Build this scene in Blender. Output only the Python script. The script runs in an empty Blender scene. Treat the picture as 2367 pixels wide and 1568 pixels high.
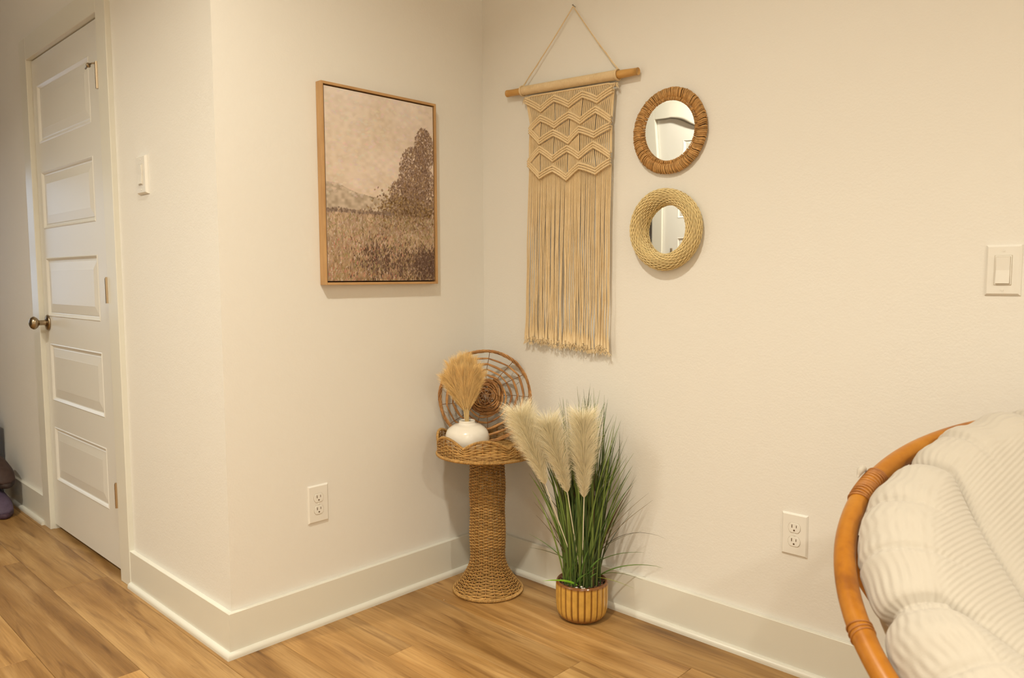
import bpy, math, random
import numpy as np
from mathutils import Matrix, Vector

sc = bpy.context.scene
COL = sc.collection
rnd = random.Random(7)
rng = np.random.default_rng(7)
PI = math.pi

# ------------------------------------------------------------------ camera
YAW, PITCH, ROLL, FPX = math.radians(43.6355), math.radians(4.6261), math.radians(-0.2401), 1769.19
CAM = np.array([2.1138, -2.0615, 1.116])
_f = np.array([-math.sin(YAW)*math.cos(PITCH), math.cos(YAW)*math.cos(PITCH), -math.sin(PITCH)])
_r = np.array([math.cos(YAW), math.sin(YAW), 0.0])
_u = np.cross(_r, _f)
_R = math.cos(ROLL)*_r + math.sin(ROLL)*_u
_U = -math.sin(ROLL)*_r + math.cos(ROLL)*_u
cd = bpy.data.cameras.new('camera')
cam = bpy.data.objects.new('camera', cd)
COL.objects.link(cam)
cam.matrix_world = Matrix(((_R[0], _U[0], -_f[0], CAM[0]), (_R[1], _U[1], -_f[1], CAM[1]),
                           (_R[2], _U[2], -_f[2], CAM[2]), (0, 0, 0, 1)))
cd.sensor_width = 36.0
cd.lens = FPX/2367*36
cd.clip_start = 0.02
cd.dof.use_dof = True
cd.dof.focus_distance = 2.6
cd.dof.aperture_fstop = 7.0
sc.camera = cam

# ------------------------------------------------------------------ exposure, daylight, lamps
sc.view_settings.view_transform = 'Standard'
sc.view_settings.look = 'None'
sc.view_settings.exposure = -0.20
sc.view_settings.gamma = 1.0
sc.view_settings.use_curve_mapping = False

world = bpy.data.worlds.new('sky')
sc.world = world
world.use_nodes = True
wb = world.node_tree.nodes['Background']
wb.inputs[0].default_value = (0.66, 0.80, 1.0, 1)
wb.inputs[1].default_value = 2.2

LAMP_COL = (1.0, 0.925, 0.755)
CEIL = 2.74
HW, BACK, LEFT_END, RIGHT_END = 1.0508, -3.4, -5.0, 4.6       # room extents
LAMPS = [(3.9, -1.5, 50), (1.1, -1.65, 37), (-0.6, -2.9, 44), (3.2, -3.0, 36)]
def lamp_light(x, y, power):
    l = bpy.data.lights.new('ceiling_lamp_light', 'AREA')
    l.shape = 'DISK'; l.size = 0.14; l.energy = power; l.color = LAMP_COL; l.spread = math.radians(140)
    o = bpy.data.objects.new('bulb', l); COL.objects.link(o)
    o.location = (x, y, CEIL-0.012)
    return o
BULBS = [lamp_light(*a) for a in LAMPS]

# ------------------------------------------------------------------ helpers
def lin(c):
    c = np.array(c, float)/255.0
    c = np.where(c <= 0.04045, c/12.92, ((c+0.055)/1.055)**2.4)
    return tuple(np.minimum(c/np.array((1.0, 0.885, 0.68)), 0.88))      # surface colour under the warm lamps

def nmat(name, base=(0.8, 0.8, 0.8), rough=0.6, metal=0.0, spec=0.5, sheen=0.0, coat=0.0, trans=0.0):
    m = bpy.data.materials.new(name); m.use_nodes = True
    b = m.node_tree.nodes['Principled BSDF']
    b.inputs['Base Color'].default_value = (*base, 1)
    b.inputs['Roughness'].default_value = rough
    b.inputs['Metallic'].default_value = metal
    b.inputs['Specular IOR Level'].default_value = spec
    b.inputs['Sheen Weight'].default_value = sheen
    b.inputs['Coat Weight'].default_value = coat
    b.inputs['Transmission Weight'].default_value = trans
    return m

def N(m, t, **kw):
    n = m.node_tree.nodes.new(t)
    for k, v in kw.items():
        setattr(n, k, v)
    return n
def L(m, a, b):
    m.node_tree.links.new(a, b)
def bsdf(m): return m.node_tree.nodes['Principled BSDF']

def noise(m, scale, detail=3, rough=0.5, coord='Object', mscale=(1, 1, 1), vec=None, dist=0.0):
    if vec is None:
        tc = N(m, 'ShaderNodeTexCoord'); mp = N(m, 'ShaderNodeMapping')
        mp.inputs['Scale'].default_value = mscale
        L(m, tc.outputs[coord], mp.inputs['Vector']); vec = mp.outputs['Vector']
    n = N(m, 'ShaderNodeTexNoise')
    n.inputs['Scale'].default_value = scale; n.inputs['Detail'].default_value = detail
    n.inputs['Roughness'].default_value = rough; n.inputs['Distortion'].default_value = dist
    L(m, vec, n.inputs['Vector'])
    return n.outputs['Fac']

def ramp(m, fac, stops, interp='LINEAR'):
    r = N(m, 'ShaderNodeValToRGB'); r.color_ramp.interpolation = interp
    e = r.color_ramp.elements
    while len(e) < len(stops): e.new(0.5)
    for i, (p, c) in enumerate(stops):
        e[i].position = p; e[i].color = (*c, 1)
    L(m, fac, r.inputs['Fac'])
    return r.outputs['Color']

def bump(m, height, strength=0.3, dist=0.002):
    b = N(m, 'ShaderNodeBump'); b.inputs['Strength'].default_value = strength
    b.inputs['Distance'].default_value = dist
    L(m, height, b.inputs['Height']); L(m, b.outputs['Normal'], bsdf(m).inputs['Normal'])

def varied(name, c1, c2, scale, rough=0.6, mscale=(1, 1, 1), bstr=0.0, bscale=None, bdist=0.001, **kw):
    m = nmat(name, c1, rough, **kw)
    f = noise(m, scale, 4, 0.6, mscale=mscale)
    L(m, ramp(m, f, [(0.3, c1), (0.7, c2)]), bsdf(m).inputs['Base Color'])
    if bstr: bump(m, noise(m, bscale or scale*3, 3, mscale=mscale), bstr, bdist)
    return m

class MB:
    def __init__(s): s.v = []; s.f = []; s.c = []; s.n = 0
    def add(s, v, f, c=None):
        v = np.asarray(v, float); s.v.append(v)
        for q in f: s.f.append(tuple(int(i)+s.n for i in q))
        s.c.append(np.tile(np.array(c if c is not None else (1, 1, 1), float), (len(v), 1)) if c is None or np.ndim(c) == 1 else np.asarray(c, float))
        s.n += len(v)
    def box(s, x0, x1, y0, y1, z0, z1, c=None):
        v = [(x0, y0, z0), (x1, y0, z0), (x1, y1, z0), (x0, y1, z0), (x0, y0, z1), (x1, y0, z1), (x1, y1, z1), (x0, y1, z1)]
        s.add(v, [(0, 3, 2, 1), (4, 5, 6, 7), (0, 1, 5, 4), (1, 2, 6, 5), (2, 3, 7, 6), (3, 0, 4, 7)], c)
    def tube(s, path, r, sides=6, closed=False, caps=True, c=None, flat=1.0, up=None):
        P = np.asarray(path, float); n = len(P)
        r = np.broadcast_to(np.asarray(r, float), (n,))
        if closed: T = np.roll(P, -1, 0)-np.roll(P, 1, 0)
        else:
            T = np.gradient(P, axis=0)
        T /= np.linalg.norm(T, axis=1)[:, None]+1e-12
        a = np.array(up if up is not None else ((0, 0, 1) if abs(T[0][2]) < 0.9 else (1, 0, 0)), float)
        if up is not None:
            A = np.cross(np.cross(T, a), T)
            Nn = A/(np.linalg.norm(A, axis=1)[:, None]+1e-12)
        else:
            Nn = np.zeros((n, 3)); x = a-T[0]*(a@T[0]); Nn[0] = x/np.linalg.norm(x)
            for i in range(1, n):
                x = Nn[i-1]-T[i]*(Nn[i-1]@T[i]); Nn[i] = x/(np.linalg.norm(x)+1e-12)
        B = np.cross(T, Nn)
        ang = np.linspace(0, 2*PI, sides, endpoint=False)
        V = P[:, None, :]+r[:, None, None]*(np.cos(ang)[None, :, None]*Nn[:, None, :]*flat+np.sin(ang)[None, :, None]*B[:, None, :])
        V = V.reshape(-1, 3); F = []
        m = n if closed else n-1
        for i in range(m):
            j = (i+1) % n
            for k in range(sides):
                l = (k+1) % sides
                F.append((i*sides+k, j*sides+k, j*sides+l, i*sides+l))
        if caps and not closed:
            F.append(tuple(range(sides))[::-1]); F.append(tuple((n-1)*sides+k for k in range(sides)))
        if c is not None and np.ndim(c) == 2: c = np.repeat(np.asarray(c), sides, 0)
        s.add(V, F, c)
    def lathe(s, prof, seg=48, c=None, center=(0, 0, 0), close=False, rfun=None):
        prof = np.asarray(prof, float); n = len(prof)
        a = np.linspace(0, 2*PI, seg, endpoint=False)
        R = prof[:, 0][:, None]*np.ones(seg)[None, :]
        if rfun is not None: R = rfun(R, a[None, :], prof[:, 1][:, None])
        V = np.stack([R*np.cos(a)+center[0], R*np.sin(a)+center[1], np.broadcast_to(prof[:, 1][:, None], R.shape)+center[2]], -1).reshape(-1, 3)
        F = []
        for i in range(n-1 if not close else n):
            j = (i+1) % n
            for k in range(seg):
                l = (k+1) % seg
                F.append((i*seg+k, i*seg+l, j*seg+l, j*seg+k))
        s.add(V, F, c)
    def grid(s, V, closed_u=False, c=None, flip=False):
        V = np.asarray(V, float); n, m = V.shape[:2]; F = []
        for i in range(n-1):
            for k in range(m if closed_u else m-1):
                l = (k+1) % m
                q = (i*m+k, i*m+l, (i+1)*m+l, (i+1)*m+k)
                F.append(q[::-1] if flip else q)
        s.add(V.reshape(-1, 3), F, c if c is None or np.ndim(c) == 1 else np.asarray(c).reshape(-1, 3))
    def mesh(s, name, mat, smooth=True, col=False, bevel=0):
        me = bpy.data.meshes.new(name)
        V = np.concatenate(s.v)
        me.from_pydata(V.tolist(), [], s.f)
        if mat is not None: me.materials.append(mat)
        if smooth: me.polygons.foreach_set('use_smooth', [True]*len(me.polygons))
        if col:
            at = me.color_attributes.new('Col', 'FLOAT_COLOR', 'POINT')
            C4 = np.concatenate([np.concatenate(s.c), np.ones((len(V), 1))], 1)
            at.data.foreach_set('color', C4.ravel())
        me.update()
        return me
    def build(s, name, mat, parent=None, smooth=True, col=False, loc=None, bevel=0, kind=None):
        o = bpy.data.objects.new(name, s.mesh(name, mat, smooth, col))
        COL.objects.link(o)
        if parent is not None: o.parent = parent
        if loc is not None: o.location = loc
        if bevel:
            b = o.modifiers.new('bevel', 'BEVEL'); b.width = bevel; b.segments = 2; b.limit_method = 'ANGLE'
        if kind: o['kind'] = kind
        return o

def tag(o, label=None, cat=None, group=None, kind=None):
    if label: o['label'] = label
    if cat: o['category'] = cat
    if group: o['group'] = group
    if kind: o['kind'] = kind
    return o
def empty(name, loc=(0, 0, 0), rot=(0, 0, 0)):
    o = bpy.data.objects.new(name, None); COL.objects.link(o)
    o.location = loc; o.rotation_euler = rot; o.empty_display_size = 0.05
    return o
def boxobj(name, dims, mat, parent=None, bevel=0, smooth=False):
    m = MB(); m.box(*dims); return m.build(name, mat, parent, smooth=smooth, bevel=bevel)
def catmull(P, n):
    P = np.asarray(P, float); P = np.vstack([2*P[0]-P[1], P, 2*P[-1]-P[-2]]); out = []
    k = len(P)-3
    for t in np.linspace(0, k-1e-9, n):
        i = int(t); u = t-i; a, b, c, d = P[i:i+4]
        out.append(0.5*(2*b+(c-a)*u+(2*a-5*b+4*c-d)*u*u+(3*b-a-3*c+d)*u**3))
    return np.array(out)

# ------------------------------------------------------------------ materials
def wall_material():
    m = nmat('wall_paint', (0.79, 0.775, 0.735), 0.6, spec=0.35)
    tc = N(m, 'ShaderNodeTexCoord')
    f1 = noise(m, 160, 4, 0.6, vec=tc.outputs['Object'])
    f2 = noise(m, 45, 2, 0.5, vec=tc.outputs['Object'])
    a = N(m, 'ShaderNodeMath', operation='ADD'); L(m, f1, a.inputs[0]); L(m, f2, a.inputs[1])
    bump(m, a.outputs[0], 0.30, 0.0016)
    return m
M = {}
M['wall'] = wall_material()
M['ceiling'] = nmat('ceiling_paint', (0.80, 0.77, 0.71), 0.85)
M['trim'] = nmat('trim_paint', (0.74, 0.73, 0.66), 0.28, spec=0.5)
M['door'] = nmat('door_paint', (0.75, 0.745, 0.71), 0.3, spec=0.5)
M['plastic'] = nmat('white_plastic', (0.79, 0.775, 0.73), 0.35)
M['slot'] = nmat('dark_slot', (0.10, 0.055, 0.02), 0.6)
M['nickel'] = nmat('antique_nickel', (0.38, 0.30, 0.20), 0.28, metal=1.0)
M['brass'] = nmat('brushed_hinge', (0.50, 0.40, 0.28), 0.35, metal=1.0)
M['mirror'] = nmat('mirror_silver', (0.92, 0.93, 0.92), 0.01, metal=1.0)
M['nail'] = nmat('nail_steel', (0.35, 0.32, 0.27), 0.4, metal=1.0)

def plank_material():
    m = nmat('oak_plank', (0.45, 0.25, 0.1), 0.42, spec=0.4)
    tc = N(m, 'ShaderNodeTexCoord'); oi = N(m, 'ShaderNodeObjectInfo')
    sc_ = N(m, 'ShaderNodeVectorMath', operation='SCALE'); sc_.inputs['Scale'].default_value = 7.3
    L(m, oi.outputs['Location'], sc_.inputs[0])
    ad = N(m, 'ShaderNodeVectorMath', operation='ADD'); L(m, tc.outputs['Object'], ad.inputs[0]); L(m, sc_.outputs[0], ad.inputs[1])
    mp = N(m, 'ShaderNodeMapping'); mp.inputs['Scale'].default_value = (0.75, 8.0, 1.0); L(m, ad.outputs[0], mp.inputs['Vector'])
    grain = noise(m, 1.5, 5, 0.55, vec=mp.outputs['Vector'], dist=0.7)
    mp2 = N(m, 'ShaderNodeMapping'); mp2.inputs['Scale'].default_value = (4.0, 120.0, 1.0); L(m, ad.outputs[0], mp2.inputs['Vector'])
    fine = noise(m, 2.0, 3, 0.6, vec=mp2.outputs['Vector'])
    mp3 = N(m, 'ShaderNodeMapping'); mp3.inputs['Scale'].default_value = (2.6, 9.0, 1.0); L(m, ad.outputs[0], mp3.inputs['Vector'])
    kn = N(m, 'ShaderNodeTexVoronoi'); kn.inputs['Scale'].default_value = 0.9; L(m, mp3.outputs['Vector'], kn.inputs['Vector'])
    # base tone ramp
    c = ramp(m, grain, [(0.26, lin((114, 76, 36))), (0.38, lin((152, 108, 54))), (0.50, lin((172, 127, 69))), (0.66, lin((194, 150, 90)))])
    fr = ramp(m, fine, [(0.3, (0.84, 0.82, 0.78)), (0.65, (1.05, 1.05, 1.05))])
    mp4 = N(m, 'ShaderNodeMapping'); mp4.inputs['Scale'].default_value = (1.0, 11.0, 1.0); mp4.inputs['Location'].default_value = (3.1, 7.7, 0); L(m, ad.outputs[0], mp4.inputs['Vector'])
    stk = noise(m, 1.9, 4, 0.5, vec=mp4.outputs['Vector'], dist=1.6)
    sr = ramp(m, stk, [(0.33, (0.60, 0.54, 0.50)), (0.46, (0.97, 0.96, 0.95)), (0.8, (1.04, 1.04, 1.04))])
    m0 = N(m, 'ShaderNodeMix', data_type='RGBA', blend_type='MULTIPLY'); m0.inputs['Factor'].default_value = 0.8
    L(m, c, m0.inputs['A']); L(m, sr, m0.inputs['B'])
    mx = N(m, 'ShaderNodeMix', data_type='RGBA', blend_type='MULTIPLY'); mx.inputs['Factor'].default_value = 1.0
    L(m, m0.outputs['Result'], mx.inputs['A']); L(m, fr, mx.inputs['B'])
    kr = ramp(m, kn.outputs['Distance'], [(0.02, (0.5, 0.42, 0.36)), (0.08, (1, 1, 1))])
    mk = N(m, 'ShaderNodeMix', data_type='RGBA', blend_type='MULTIPLY'); mk.inputs['Factor'].default_value = 0.8
    L(m, mx.outputs['Result'], mk.inputs['A']); L(m, kr, mk.inputs['B'])
    mt = N(m, 'ShaderNodeMix', data_type='RGBA', blend_type='MULTIPLY'); mt.inputs['Factor'].default_value = 1.0
    L(m, mk.outputs['Result'], mt.inputs['A']); L(m, oi.outputs['Color'], mt.inputs['B'])
    L(m, mt.outputs['Result'], bsdf(m).inputs['Base Color'])
    bump(m, fine, 0.12, 0.0006)
    return m
M['plank'] = plank_material()

def vcol_material(name, rough=0.7, nscale=80, amount=0.25, sheen=0.0, spec=0.35, bstr=0.0, bscale=300, subsurf=0, mscale=(1, 1, 1)):
    m = nmat(name, (0.5, 0.5, 0.5), rough, spec=spec, sheen=sheen)
    at = N(m, 'ShaderNodeVertexColor'); at.layer_name = 'Col'
    f = noise(m, nscale, 3, 0.6, mscale=mscale)
    r = ramp(m, f, [(0.25, (1-amount,)*3), (0.75, (1+amount*0.5,)*3)])
    mx = N(m, 'ShaderNodeMix', data_type='RGBA', blend_type='MULTIPLY'); mx.inputs['Factor'].default_value = 1.0
    L(m, at.outputs['Color'], mx.inputs['A']); L(m, r, mx.inputs['B'])
    L(m, mx.outputs['Result'], bsdf(m).inputs['Base Color'])
    if bstr: bump(m, noise(m, bscale, 2), bstr, 0.0008)
    return m

# ------------------------------------------------------------------ room shell
def struct(name, dims, mat):
    o = boxobj(name, dims, mat); o['kind'] = 'structure'; return o
T = 0.12
struct('wall_right', (-T, RIGHT_END+T, 0, T, -0.02, CEIL), M['wall'])
struct('wall_left', (-T, 0, -HW, 0, -0.02, CEIL), M['wall'])
# hall wall with the closet doorway
DX0, DX1, DTOP = -1.684, -0.8404, 2.045
m = MB()
m.box(DX1, -T, -HW, -HW+T, -0.02, CEIL); m.box(LEFT_END, DX0, -HW, -HW+T, -0.02, CEIL); m.box(DX0, DX1, -HW, -HW+T, DTOP, CEIL)
tag(m.build('wall_hall', M['wall'], smooth=False), kind='structure')
struct('wall_closet', (DX0-0.2, DX1+0.2, -HW+0.62, -HW+0.66, -0.02, CEIL), M['wall'])
m = MB(); m.box(DX0-0.2, DX0-0.16, -HW+T, -HW+0.62, -0.02, CEIL); m.box(DX1+0.16, DX1+0.2, -HW+T, -HW+0.62, -0.02, CEIL)
tag(m.build('wall_closet_side', M['wall'], smooth=False), kind='structure')
struct('wall_east', (RIGHT_END, RIGHT_END+T, BACK, 0, -0.02, CEIL), M['wall'])
D2X0, D2X1 = -1.357, -0.53
m = MB(); m.box(-1.452, D2X0, BACK-T, BACK, -0.02, CEIL); m.box(-1.452, -1.43, -6.2, BACK-T, -0.02, CEIL); m.box(LEFT_END, -1.43, -6.2-T, -6.2, -0.02, CEIL); m.box(D2X1, RIGHT_END+T, BACK-T, BACK, -0.02, CEIL)
m.box(D2X0, D2X1, BACK-T, BACK, DTOP, CEIL); m.box(D2X0, D2X1, BACK-T-0.04, BACK-0.06, -0.02, DTOP)
tag(m.build('wall_back', M['wall'], smooth=False), kind='structure')
WY0, WY1, WZ0, WZ1 = -2.35, -1.35, 0.75, 2.0
m = MB()
m.box(LEFT_END-T, LEFT_END, -6.2-T, WY0, -0.02, CEIL); m.box(LEFT_END-T, LEFT_END, WY1, -HW+T, -0.02, CEIL)
m.box(LEFT_END-T, LEFT_END, WY0, WY1, -0.02, WZ0); m.box(LEFT_END-T, LEFT_END, WY0, WY1, WZ1, CEIL)
tag(m.build('wall_end', M['wall'], smooth=False), kind='structure')
w = empty('window_1', (LEFT_END, (WY0+WY1)/2, WZ0)); tag(w, kind='structure')
gm = nmat('window_glass', (1, 1, 1), 0.0, trans=1.0); bsdf(gm).inputs['IOR'].default_value = 1.02
hw = (WY1-WY0)/2
m = MB(); hz = WZ1-WZ0
for a in ((-hw, hw, 0, .05), (-hw, hw, hz-.05, hz), (-hw, -hw+.05, .05, hz-.05), (hw-.05, hw, .05, hz-.05), (-hw+.05, hw-.05, hz/2-.02, hz/2+.02)):
    m.box(-0.09, -0.03, a[0], a[1], a[2], a[3])
m.build('window_frame', M['trim'], w, smooth=False)
boxobj('pane', (-0.064, -0.060, -hw+.05, hw-.05, .05, hz-.05), gm, w)
# ceiling with round openings is a plain slab; trims sit below it
struct('ceiling', (LEFT_END-T, RIGHT_END+T, -6.2-T, T, CEIL, CEIL+0.1), M['ceiling'])

# floor: sub-floor slab and individually laid planks
fl = struct('floor', (LEFT_END-T, RIGHT_END+T, -6.2-T, T, -0.03, -0.0085), nmat('subfloor', (0.06, 0.035, 0.02), 0.9))
PWD, PLEN, SEAM0 = 0.184, 1.22, -0.003
def plank_mesh(x0, x1, y0, y1):
    g, b, d = 0.0004, 0.0011, 0.0009
    m = MB(); X0, X1, Y0, Y1 = x0+g, x1-g, y0+g, y1-g
    cx, cy = (x0+x1)/2, (y0+y1)/2
    v = []
    for (dx, z) in ((0, -0.008), (0, -d), (b, 0)):
        v += [(X0+dx-cx, Y0+dx-cy, z), (X1-dx-cx, Y0+dx-cy, z), (X1-dx-cx, Y1-dx-cy, z), (X0+dx-cx, Y1-dx-cy, z)]
    f = [(8, 9, 10, 11)]
    for k in (0, 4):
        for i in range(4):
            j = (i+1) % 4; f.append((k+i, k+j, k+4+j, k+4+i))
    m.add(v, f); return m, (cx, cy, 0)
ends_known = {0: [0.62], 1: [1.03], 2: [0.775], 3: [1.2], 4: [0.343], 5: [0.95], 6: [-1.12, 0.42], 7: [-0.92], 8: [-0.1155], 9: [-0.42], 10: [0.15], 11: [-0.7]}
tones = {(4, 0.343): (1.20, 1.18, 1.14), (1, 1.03): (1.08, 1.06, 1.0), (2, 0.775): (1.0, 1.0, .98), (8, -0.1155): (1.18, 1.16, 1.12),
         (7, 0.30): (0.98, 0.96, .92), (7, -0.92): (0.86, 0.83, 0.78), (8, -1.3355): (0.74, 0.71, 0.68), (9, -1.64): (0.98, .97, .95), (9, -0.42): (0.82, 0.79, 0.75),
         (7, -2.14): (.92, .92, .90), (8, -2.5555): (.95, .94, .92), (3, -0.02): (1.02, 1.0, .96), (4, -0.877): (0.95, .93, .88), (2, -0.445): (0.88, .86, .82),
         (1, -0.19): (1.10, 1.08, 1.04), (5, -0.27): (1.03, 1.0, 0.95), (0, -0.6): (0.95, .95, .95), (6, 0.1): (0.84, .80, .74), (6, -1.12): (0.88, .85, .8), (6, -2.34): (.8, .77, .72)}
cache = {}
row = 0
y1 = 0.0
_b = [-0.001, -0.187, -0.371, -0.555, -0.650, -0.740, -0.9125]+[-1.09-0.182*i for i in range(32)]
rows = list(zip(_b[:-1], _b[1:]))
for row, (ya, yb) in enumerate(rows):
    if yb < -6.2: yb = -6.2
    if ya <= -6.18: break
    xs = list(ends_known.get(row, [rnd.uniform(-1, 1)]))
    while xs[0] > LEFT_END: xs.insert(0, xs[0]-PLEN)
    while xs[-1] < RIGHT_END: xs.append(xs[-1]+PLEN)
    for x0, x1 in zip(xs[:-1], xs[1:]):
        xa, xb = max(x0, LEFT_END), min(x1, RIGHT_END)
        if row < 6:
            xa = max(xa, -0.0+0.0)
            if xb <= 0.01: continue
        if row == 6:          # row runs under the hall wall line
            if xb <= 0.0:
                pass
        if yb < BACK-.02:
            xb = min(xb, -1.45)
        if xb-xa < 0.02: continue
        key = (round(xb-xa, 4), round(ya-yb, 4))
        mm, loc = plank_mesh(xa, xb, yb, ya)
        if key not in cache: cache[key] = mm.mesh('plank', M['plank'], smooth=False)
        o = bpy.data.objects.new('plank', cache[key]); COL.objects.link(o); o.location = loc; o.parent = fl
        tn = None
        for (rr, xx), c in tones.items():
            if rr == row and abs(xx-x0) < 0.03: tn = c
        if tn is None:
            k = rnd.uniform(0.88, 1.1); tn = (k, k*rnd.uniform(0.97, 1.0), k*rnd.uniform(0.92, 1.0))
        o.color = (*tn, 1)

# baseboards with quarter-round shoe moulding
BH, BT, ST = 0.1342, 0.0157, 0.0289
def ring_profile(a):      # shoe moulding cross-section (offset from wall, z)
    pts = [(BT, 0.0), (ST, 0.0)] + [(BT+0.0015+(ST-BT-0.0015)*math.cos(t), 0.006+0.013*math.sin(t)) for t in np.linspace(0.0, PI/2, 7)] + [(BT, 0.019)]
    return pts
def moulding(path_fn, prof, mat, name, parent=None):
    """path_fn(offset) -> list of 2-D points for that offset from the wall"""
    m = MB(); V = []
    for (o, z) in prof: V.append([(p[0], p[1], z) for p in path_fn(o)])
    V.append(V[0]); m.grid(np.array(V))
    n = len(prof); k = len(path_fn(0))
    m.f.append(tuple(i*k for i in range(n))); m.f.append(tuple(i*k+k-1 for i in range(n))[::-1])
    return m.build(name, mat, parent, smooth=False)
board = [(0.0005, 0.002), (BT, 0.002), (BT, BH-0.0015), (BT-0.0015, BH), (0.0005, BH)]
def path_right(o): return [(RIGHT_END, -o), (o, -o)]
def path_left(o): return [(o, -o), (o, -HW-o), (-0.7477, -HW-o)]
def path_hall(o): return [(-1.778, -HW-o), (LEFT_END, -HW-o)]
def path_back(o): return [(D2X1+0.095, BACK+o), (RIGHT_END-o, BACK+o)]
def path_back2(o): return [(-1.454, -6.2+o), (LEFT_END+o, -6.2+o)]
for nm, pf in (('baseboard_right', path_right), ('baseboard_left', path_left), ('baseboard_hall', path_hall), ('baseboard_back', path_back), ('baseboard_back_left', path_back2)):
    b = moulding(pf, board, M['trim'], nm); b['kind'] = 'structure'
    moulding(pf, ring_profile(0), M['trim'], 'shoe_moulding', b)

# ------------------------------------------------------------------ doors
def panel_mesh(w, h, up=True):
    """raised panel, local: x 0..w, z 0..h, front towards -y, surface y=0"""
    prof = [(0.0, 0.0), (0.004, -0.002), (0.009, 0.0015), (0.014, 0.0060), (0.018, 0.0068), (0.021, 0.0050), (0.053, 0.0012), (0.055, 0.0008)]
    m = MB(); V = []
    for (i, d) in prof: V.append([(i, d, i), (w-i, d, i), (w-i, d, h-i), (i, d, h-i)])
    m.grid(np.array(V), closed_u=True)
    n = (len(prof)-1)*4; m.f.append((n, n+1, n+2, n+3))
    return m
def make_door(name, x0, x1, z0, z1, yface, panels, px0, px1, knob, hinge_x, hinge_z, sign=-1, casing=0.093):
    """door in a wall whose room side faces sign*y; built for sign=-1 then turned for the other wall"""
    root = empty(name, (0, 0, 0)); tag(root, kind='structure')
    # slab: frame of stiles and rails around the openings
    m = MB(); zs = sorted([z0, z1]+[z for p in panels for z in p]); th = 0.035
    f = yface
    m.box(x0, px0, f, f+th, z0, z1); m.box(px1, x1, f, f+th, z0, z1)
    edges = [z0]+[z for p in panels for z in p]+[z1]
    for a, b in zip(edges[0::2], edges[1::2]): m.box(px0, px1, f, f+th, a, b)
    m.box(px0, px1, f+0.010, f+th-0.002, z0+0.002, z1-0.002)
    slab = m.build('door_leaf', M['door'], root, smooth=False)
    for a, b in panels:
        o = panel_mesh(px1-px0, b-a).build('panel', M['door'], slab, smooth=False); o.location = (px0, f, a)
    # jamb and casing
    m = MB(); W_ = yface_wall = None
    return root, slab
def casing_set(root, x0, x1, top, ywall, cw=0.093, ct=0.018, right=True):
    def piece(dims):
        o = boxobj('casing', dims, M['trim'], root, bevel=0.0022); return o
    piece((x1, x1+cw, ywall-ct, ywall+0.001, 0.0, top+cw))
    piece((x0-cw, x0, ywall-ct, ywall+0.001, 0.0, top+cw))
    piece((x0, x1, ywall-ct, ywall+0.001, top, top+cw))
    m = MB(); m.box(x0-0.004, x0+0.0005, ywall-0.001, ywall+0.1, 0, top); m.box(x1-0.0005, x1+0.004, ywall-0.001, ywall+0.1, 0, top)
    m.box(x0, x1, ywall-0.001, ywall+0.1, top-0.0005, top+0.004)
    m.box(x0, x0+0.012, ywall+0.043, ywall+0.08, 0, top); m.box(x1-0.012, x1, ywall+0.043, ywall+0.08, 0, top); m.box(x0, x1, ywall+0.043, ywall+0.08, top-0.012, top)
    m.build('jamb', M['trim'], root, smooth=False)
def knob_parts(root, x, y, z):
    k = MB(); prof = [(0.0, 0.0), (0.033, 0.0), (0.034, 0.004), (0.031, 0.008), (0.018, 0.011), (0.0135, 0.013)]
    def turn(mb):
        for v in mb.v:
            a = v.copy(); v[:, 0] = a[:, 0]+x; v[:, 1] = y-a[:, 2]; v[:, 2] = a[:, 1]+z
    k.lathe(prof, 32); turn(k); rose = k.build('rose', M['nickel'], root)
    k = MB(); k.lathe([(0.0125, 0.010), (0.011, 0.02), (0.011, 0.036), (0.014, 0.040), (0.022, 0.045), (0.0275, 0.053), (0.0275, 0.059), (0.022, 0.068), (0.012, 0.073), (0.0, 0.0745)], 32)
    turn(k); k.build('knob', M['nickel'], root)
    # shadowed latch edge piece above the spindle
PAN = [(0.232, 0.472), (0.588, 0.838), (0.955, 1.207), (1.329, 1.571), (1.69, 1.931)]
d1, leaf = make_door('door_1', DX0+0.003, -0.870, 0.022, DTOP-0.004, -HW+0.003, PAN, -1.622, -0.990, None, None, None)
casing_set(d1, DX0, DX1, DTOP, -HW)
# leaf extends to the hinge side
boxobj('hinge_stile', (-0.8705, DX1-0.0035, -HW+0.003, -HW+0.038, 0.022, DTOP-0.004), M['door'], leaf)
knob_parts(d1, -1.632, -HW+0.003, 0.928)
for hz_ in (1.829, 1.073, 0.320):
    h = MB()
    hx = -0.8432
    h.tube([(hx, -HW-0.0190, hz_-0.045), (hx, -HW-0.0190, hz_+0.045)], 0.0062, 12)
    for q in (-0.027, -0.009, 0.009, 0.027): h.tube([(hx, -HW-0.0190, hz_+q-0.0006), (hx, -HW-0.0190, hz_+q+0.0006)], 0.0068, 12)
    h.tube([(hx, -HW-0.0190, hz_+0.045), (hx, -HW-0.0190, hz_+0.049)], 0.0045, 10)
    hg = h.build('hinge', M['brass'], d1, smooth=False)
# hinge-pin door stop on the top hinge
h = MB()
hz_ = 1.872
h.tube([(-0.8432, -HW-0.019, hz_), (-0.856, -HW-0.030, hz_-0.001), (-0.870, -HW-0.034, hz_-0.003)], 0.0030, 8)
h.lathe([(0.0, -.0085), (.005, -.0075), (.0078, -.003), (.0078, .003), (.005, .0075), (0.0, .0085)], 16, center=(-0.878, -HW-0.034, hz_-0.004))
h.tube([(-0.884, -HW-0.034, hz_-0.005), (-0.918, -HW-0.031, hz_-0.008)], [0.0032, 0.0030], 8)
ds = h.build('door_stop', M['nickel'], d1, smooth=False)

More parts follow.
